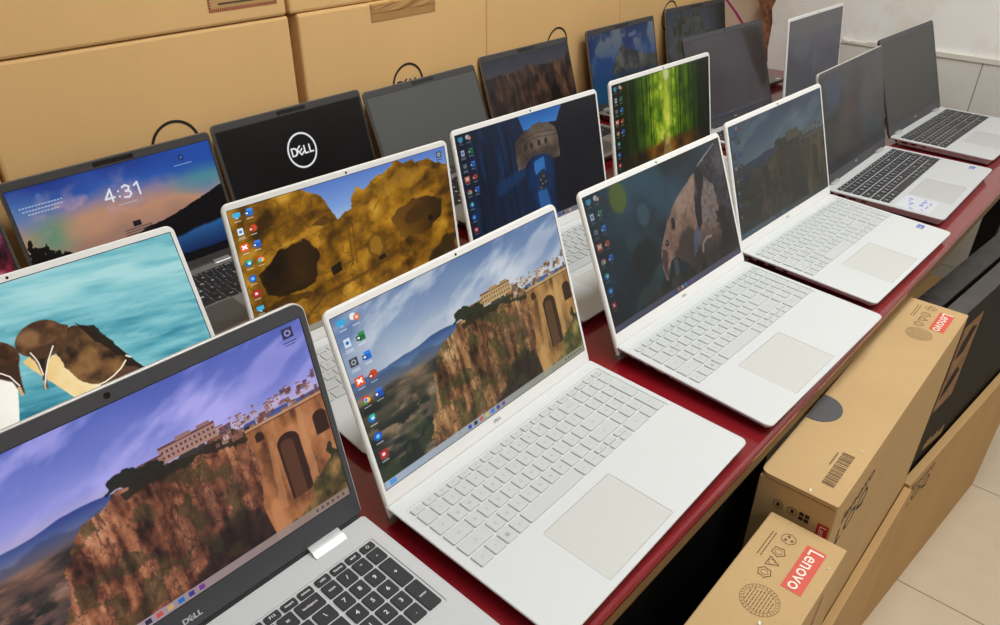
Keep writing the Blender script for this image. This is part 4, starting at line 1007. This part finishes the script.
YB = 0.723
def ring_logo(r, cx, cz):
    def b(bm):
        ring_pts(bm, on_front(), cx, cz, 0.0375, 0.0425, 56)
        sc = 0.0195; polys_mesh(bm, DELL, sc, cx-DELL_W*sc/2, cz-sc/2, on_front())
    prn(r, b, M['ink'], (0, -1, 0), 'logo', 'black ring logo')
BX = [(-0.228, 0.2705, 'tan carton with half a ring logo, behind the lock-screen laptop'), (0.286, 0.7735, 'tan carton with packing tape across its top edge'),
      (0.7755, 1.3065, 'tan carton behind the laptop of rock spires'), (1.3085, 1.895, 'tan carton at the end of the row, near the broken brick wall')]
for i, (x0, x1, lb) in enumerate(BX):
    y = YB+(0.004, 0.0, 0.001, 0.0)[i]
    r = carton(x0, x1, y, y+0.33, TZ+0.0002, TZ+0.358, lb, m=M['card_back'], group='cartons along the back of the table', bev=0.005)
    ring_logo(r, (0.026, 0.533, 1.033, 1.57)[i]-x0, (0.188, 0.192, 0.192, 0.192)[i])
    if i == 1:
        bm = bmesh.new()
        q = rs.uniform(-0.002, 0.002, 12)
        bm.faces.new([bm.verts.new((0.163, -0.0012, 0.323)), bm.verts.new((0.331, -0.0012, 0.323)), bm.verts.new((0.331, -0.0012, 0.353)), bm.verts.new((0.163, -0.0012, 0.353))])
        bm.faces.new([bm.verts.new(c) for c in ((0.163, -0.0012, 0.353), (0.331, -0.0012, 0.353), (0.331, 0.008, 0.3592), (0.163, 0.008, 0.3592))])
        bm.faces.new([bm.verts.new(c) for c in ((0.163, 0.008, 0.3592), (0.331, 0.008, 0.3592), (0.331, 0.05, 0.3592), (0.163, 0.05, 0.3592))])
        facing(bm, (0, -1, 0.4)); bmesh.ops.subdivide_edges(bm, edges=bm.edges[:], cuts=8, use_grid_fill=True)
        for v in bm.verts:
            if v.co.z > 0.338: v.co.y -= 0.0012*abs(math.sin(v.co.x*190)+math.sin(v.co.x*77+v.co.z*300))
        obj('packing_tape', bm, M['tape'], r)
carton(-0.75, -0.232, YB+0.006, YB+0.33, TZ+0.0002, TZ+0.352, 'tan carton just cut off by the picture edge, beside the ring-logo cartons', m=M['card_back'], group='cartons along the back of the table', bev=0.005)
r = carton(-0.196, 0.267, YB+0.002, YB+0.33, TZ+0.3595, TZ+0.70, 'upper tan carton with a red striped label at its corner', m=M['card_back'], group='cartons stacked on top', bev=0.005)
def lab(bm):
    x0, x1, z0, z1 = 0.320, 0.446, 0.021, 0.10
    for k in range(34):
        a = x0+(x1-x0)*k/34; bm.faces.new([bm.verts.new((p, -0.0006, q)) for p, q in ((a, z0), (a+0.0022, z0), (a+0.0032, z0+0.005), (a+0.001, z0+0.005))])
    for x in (x0, x1-0.004):
        for k in range(20):
            a = z0+0.005+(z1-z0)*k/20; bm.faces.new([bm.verts.new((p, -0.0006, q)) for p, q in ((x, a), (x+0.004, a+0.001), (x+0.004, a+0.0034), (x, a+0.0024))])
prn(r, lambda bm: quad(bm, on_front(0.0003), 0.320, 0.446, 0.021, 0.10), M['card_side'], (0, -1, 0), 'warning_label')
prn(r, lab, M['ink_red'], (0, -1, 0), 'label_border', 'red striped border')
def tl(bm):
    for k in range(24): quad(bm, on_front(0.0007), 0.338+k*0.0043, 0.338+k*0.0043+0.0034, 0.031, 0.0338)
prn(r, tl, M['ink'], (0, -1, 0), 'print')
carton(-0.72, -0.200, YB+0.004, YB+0.33, TZ+0.3535, TZ+0.68, 'upper tan carton cut off by the picture corner', m=M['card_back'], group='cartons stacked on top', bev=0.005)
carton(0.2745, 0.745, YB+0.003, YB+0.33, TZ+0.3592, TZ+0.66, 'upper tan carton standing partly on the taped carton', m=M['card_back'], group='cartons stacked on top', bev=0.005)

# --- cartons on the floor before the table
def lenovo_top(r, h, lx0, lx1, ly0, ly1, sx, sy, sr, ix, iy):
    f = on_top(h); f2 = on_top(h, 0.0007)
    prn(r, lambda bm: quad(bm, f, lx0, lx1, ly0, ly1), M['label_red'], (0, 0, 1), 'brand_label')
    hh = ly1-ly0
    # lettering runs towards -x with its tops towards -y
    fl = lambda x, y: ((lx0+lx1)/2-x, (ly0+ly1)/2-y, h+0.0008)
    prn(r, lambda bm: add_text(bm, 'Lenovo', hh*1.02, fl, 0, 0.0005, bold=0.008), M['label_white'], (0, 0, 1), 'lettering', 'pale lettering on red')
    def stamp(bm):
        for q in (1.0, 0.80): ring_pts(bm, f, sx, sy, sr*q-0.0004, sr*q, 40)
        for k in range(30):
            a = 2*math.pi*k/30; quad(bm, lambda x, y: (sx+math.cos(a)*(sr*0.9+x)-math.sin(a)*y, sy+math.sin(a)*(sr*0.9+x)+math.cos(a)*y, h+0.0004), -0.0011, 0.0011, -0.00045, 0.00045)
        for k in range(9):
            y = sy-sr*0.62+k*sr*0.155; hw = math.sqrt(max(0, (sr*0.74)**2-(y-sy)**2)); x = sx-hw
            while x < sx+hw-0.002:
                w_ = rs.uniform(0.002, 0.006); quad(bm, f, x, min(x+w_, sx+hw), y-0.00055, y+0.00055); x += w_+0.0014
    prn(r, stamp, M['ink_soft'], (0, 0, 1), 'stamp', 'round printed stamp')
    def ic(bm):
        ring_pts(bm, f, ix, iy, 0.0078, 0.0086, 24)
        for k in range(3):
            a = 2*math.pi*k/3+0.3; cx, cy = ix+0.0042*math.cos(a), iy+0.0042*math.sin(a)
            bm.faces.new([bm.verts.new((cx+0.0024*math.cos(a+b), cy+0.0024*math.sin(a+b), h+0.0004)) for b in (0, 1.6, 3.14, 4.4)])
        for k in range(3):
            cx, cy = ix-0.026-k*0.019, iy+0.001
            n = (10, 3, 12)[k]; a0 = (0.2, 0.5, 0.9)[k]
            for q0 in range(n):
                a, b = a0+2*math.pi*q0/n, a0+2*math.pi*(q0+1)/n
                ra, rb = (0.0082 if q0 % 2 else 0.0064), (0.0064 if q0 % 2 else 0.0082)
                if n == 3: ra = rb = 0.0088
                pa, pb = Vector((cx+ra*math.cos(a), cy+ra*math.sin(a))), Vector((cx+rb*math.cos(b), cy+rb*math.sin(b)))
                d = (pb-pa).normalized(); nn = Vector((-d.y, d.x))*0.0005
                bm.faces.new([bm.verts.new((p.x, p.y, h+0.0004)) for p in (pa-nn, pb-nn, pb+nn, pa+nn)])
            ring_pts(bm, f, cx, cy, 0.0036, 0.0041, 12)
        for k in range(2):
            x = ix-0.0
            for q0 in range(9): quad(bm, f, x-0.004-q0*0.005, x-q0*0.005, iy+0.0145+k*0.004, iy+0.0158+k*0.004)
    prn(r, ic, M['ink_soft'], (0, 0, 1), 'recycling_marks')
# nearest: A1
za = TZ-0.09
A1 = carton(-0.45, 0.202, -0.361, -0.268, 0.0002, za, 'nearest brown carton beneath the table edge, with red brand label and round stamp', group='tall cartons along the table front', bev=0.002)
hA = A1['h']; ox = 0.45; oy = 0.361
lenovo_top(A1, hA, 0.1025+ox, 0.178+ox, -0.346+oy, -0.323+oy, 0.069+ox, -0.3145+oy, 0.0215, 0.172+ox, -0.303+oy)
def streak(r, x0, z1, dx, dz):
    prn(r, lambda bm: [bm.faces.new([bm.verts.new((p, -0.0004, q)) for p, q in ((x0+k*0.007, z1-dz+k*0.006), (x0+k*0.007+0.003, z1-dz+k*0.006), (x0+k*0.006+dx+0.002, z1-k*0.01), (x0+k*0.006+dx, z1-k*0.01))]) for k in range(2)], M['ink_red'], (0, -1, 0), 'print', 'red printed streak')
streak(A1, 0.105+ox, hA-0.015, 0.030, 0.10)
# A2, long one
zb = TZ-0.048
A2 = carton(0.215, 0.788, -0.336, -0.240, 0.0002, zb, 'long brown carton with a barcode, a red brand label and a dark disc on top', group='tall cartons along the table front', flap=True, bev=0.0015)
h2 = A2['h']; ox = -0.215; oy = 0.336
lenovo_top(A2, h2, 0.700+ox, 0.766+ox, -0.3205+oy, -0.2985+oy, 0.673+ox, -0.2915+oy, 0.0195, 0.769+ox, -0.283+oy)
def barcode(bm):
    x = 0.242
    f = on_top(h2)
    while x < 0.311:
        w_ = rs.choice([0.0008, 0.0014, 0.0024, 0.0034]); quad(bm, f, x+ox, x+w_+ox, -0.3195+oy, -0.3045+oy); x += w_+rs.choice([0.0009, 0.0014, 0.002])
    for k in range(9): quad(bm, f, 0.280+k*0.0033+ox, 0.2822+k*0.0033+ox, -0.301+oy, -0.299+oy)
prn(A2, barcode, M['ink_soft'], (0, 0, 1), 'barcode')
bm = bmesh.new(); prism(bm, [(0.384+ox+0.033*math.cos(2*math.pi*i/36), -0.246+oy+0.030*math.sin(2*math.pi*i/36)) for i in range(36) if -0.246+0.030*math.sin(2*math.pi*i/36) < -0.2365], lambda x, y: (x, y, h2-0.0002), lambda x, y: (x, y, h2+0.0008)); fix(bm)
obj('disc', bm, M['disc'], A2)['label'] = 'dark grey round disc'
def front_words(r, x, zw, z, s):
    f = on_front(0.0004)
    prn(r, lambda bm: add_text(bm, 'lenovo', s*0.72, f, x+0.004, zw, sx=1.35), M['ink'], (0, -1, 0), 'print')
    prn(r, lambda bm: add_text(bm, 'LOQ', s, f, x, z, sx=1.25), M['ink'], (0, -1, 0), 'print')
front_words(A2, 0.317+ox, h2-0.056, h2-0.091, 0.046)
def endm(bm):
    f = on_left(0.0004)
    for cy in (oy-0.270, oy-0.288):
        ring_pts(bm, f, cy, h2-0.039, 0.0055, 0.0064, 20); quad(bm, f, cy-0.002, cy+0.002, h2-0.042, h2-0.036)
    for a in range(2):
        for b in range(2): quad(bm, f, oy-0.309+a*0.007, oy-0.309+a*0.007+0.0055, h2-0.046+b*0.007, h2-0.0405+b*0.007)
prn(A2, endm, M['ink'], (-1, 0, 0), 'print')
prn(A2, lambda bm: quad(bm, on_left(0.0004), 0.003, 0.0165, h2-0.075, h2-0.036), M['label_red_dark'], (-1, 0, 0), 'brand_label')
prn(A2, lambda bm: add_text(bm, 'Lenovo', 0.011, lambda a, b: (-0.0008, 0.0098-b, h2-0.0555-a)), M['label_white'], (-1, 0, 0), 'lettering')
# slim cartons standing in front of them
C1 = carton(0.212, 0.788, -0.3505, -0.3366, 0.0002, TZ-0.43, 'slim brown carton upright against the barcode carton, nearer one', group='slim cartons on the floor', bev=0.001, m=M['card_side'], rot=R(-0.12))
streak(C1, 0.50, C1['h']-0.035, 0.03, 0.10)
C2 = carton(0.7965, 1.53, -0.3460, -0.3300, 0.0002, TZ-0.43, 'slim brown carton with black lettering, standing out over the bare tiled floor', group='slim cartons on the floor', bev=0.001, m=M['card_side'], rot=R(-6.1))
front_words(C2, 0.075, C2['h']-0.026, C2['h']-0.062, 0.046)
# black cartons further along
D1 = carton(0.802, 1.42, -0.3265, -0.2935, 0.0002, TZ-0.07, 'black printed carton with a brown picture label at its end', group='black cartons under the table edge', m=M['black_card'], rot=R(-6.1), bev=0.002)
obj('top_sheet', box_bm(0.001, D1['w']-0.001, 0.001, D1['d']-0.001, D1['h'], D1['h']+0.0012), M['black_gloss'], D1)
prn(D1, lambda bm: quad(bm, on_front(0.0004), 0.05, 0.142, D1['h']-0.225, D1['h']-0.035), M['label_card'], (0, -1, 0), 'picture_label')
prn(D1, lambda bm: [bm.faces.new([bm.verts.new((p, -0.0008, D1['h']-q)) for p, q in pts]) for pts in (((.062,.11),(.10,.105),(.13,.062),(.10,.05),(.072,.075)), ((.058,.20),(.09,.19),(.128,.16),(.10,.14),(.066,.17)))], M['black_card'], (0, -1, 0), 'print')
prn(D1, lambda bm: [quad(bm, on_front(0.0006), 0.082+k*0.012, 0.090+k*0.012, D1['h']-0.335-k*0.002, D1['h']-0.318-k*0.002+0.004*(k%3)) for k in range(9)], M['card_side'], (0, -1, 0), 'print')
D2 = carton(0.815, 1.44, -0.287, -0.245, 0.0002, TZ-0.073, 'black carton behind the one with the picture label', group='black cartons under the table edge', m=M['black_card'], rot=R(-6.1), bev=0.002)
obj('top_sheet', box_bm(0.001, D2['w']-0.001, 0.001, D2['d']-0.001, D2['h'], D2['h']+0.0012), M['black_crumpled'], D2)
E1 = carton(1.50, 1.72, -0.20, 0.02, 0.0002, TZ-0.42, 'small brown carton beneath the far end of the table', m=M['card_side'])
# scraps of paper
for (x, y, z, sx, sy, a) in ((0.041, -0.327, za, 0.0020, 0.0015, 0.4), (-0.034, -0.294, za, 0.0035, 0.0017, 0.7), (0.219, -0.300, zb, 0.0022, 0.0012, 0.3), (0.329, -0.322, zb, 0.0015, 0.0009, 1.2), (0.160, -0.3545, za, 0.0011, 0.0009, 0.4)):
    bm = box_bm(-sx, sx, -sy, sy, 0, 0.0011, 0.0004, 1)
    for v in bm.verts: v.co.z += 0.0004*math.sin(v.co.x*900)
    o = obj('paper_scrap', bm, M['scrap'], None, (x, y, z+0.0006), (0, 0, a))
    lb = {0.041: 'white paper scrap on the round stamp of the nearest carton', -0.034: 'larger white paper scrap on the nearest carton, by its edge to the dark gap', 0.219: 'white paper scrap at the flap edge of the barcode carton', 0.329: 'tiny white scrap on the barcode carton between barcode and disc', 0.160: 'tiny white scrap at the outer edge of the nearest carton'}[x]
    tag(o, lb, 'paper scrap', 'paper scraps on the cartons')

# ------------------------------------------------------------------ light: a ceiling lamp over the table and two unseen fill lamps
def lamp(x, y, sx, sy, power, col=(0.965, 1.0, 1.015), rot=(0, 0, 0), z=CZ-0.02):
    l = bpy.data.lights.new('ceiling_or_fill_light', 'AREA'); l.shape = 'RECTANGLE'; l.size = sx; l.size_y = sy; l.energy = power; l.color = col
    o = bpy.data.objects.new('ceiling_or_fill_light', l); o.location = (x, y, z); o.rotation_euler = rot; COL.objects.link(o); return o
lamp(0.45, -0.37, 1.6, 0.4, 27)
lamp(-1.2, -1.7, 1.3, 0.4, 8.5)  # unseen fill lamp for the faces turned to the front
lamp(1.15, -1.3, 1.3, 0.4, 12.5)  # second unseen fill lamp, also brightens the right wall
w = bpy.data.worlds.new('world'); SC.world = w; w.use_nodes = True
w.node_tree.nodes['Background'].inputs['Color'].default_value = (0.8, 0.82, 0.85, 1); w.node_tree.nodes['Background'].inputs['Strength'].default_value = 0.0

# ------------------------------------------------------------------ camera
F_PX = 756.7
yaw, pitch, roll = 0.71910966, 0.54728875, 0.00641664
C_ = Vector((-0.52315692, -0.45635309, 0.60134458+TZ))
fwd = Vector((math.cos(yaw)*math.cos(pitch), math.sin(yaw)*math.cos(pitch), -math.sin(pitch)))
right = Vector((math.sin(yaw), -math.cos(yaw), 0)); up = right.cross(fwd)
r2 = math.cos(roll)*right+math.sin(roll)*up; u2 = -math.sin(roll)*right+math.cos(roll)*up
cam = bpy.data.cameras.new('camera'); cam.sensor_fit = 'HORIZONTAL'; cam.sensor_width = 36; cam.lens = F_PX*36/1000; cam.clip_start = 0.02
co = bpy.data.objects.new('camera', cam); COL.objects.link(co)
co.matrix_world = Matrix(((r2.x, u2.x, -fwd.x, C_.x), (r2.y, u2.y, -fwd.y, C_.y), (r2.z, u2.z, -fwd.z, C_.z), (0, 0, 0, 1)))
SC.camera = co
vs = SC.view_settings
vs.view_transform = 'Standard'; vs.look = 'None'; vs.gamma = 1; vs.exposure = EXPO; vs.use_curve_mapping = False
SC.cycles.use_denoising = True
SC.cycles.max_bounces = 8
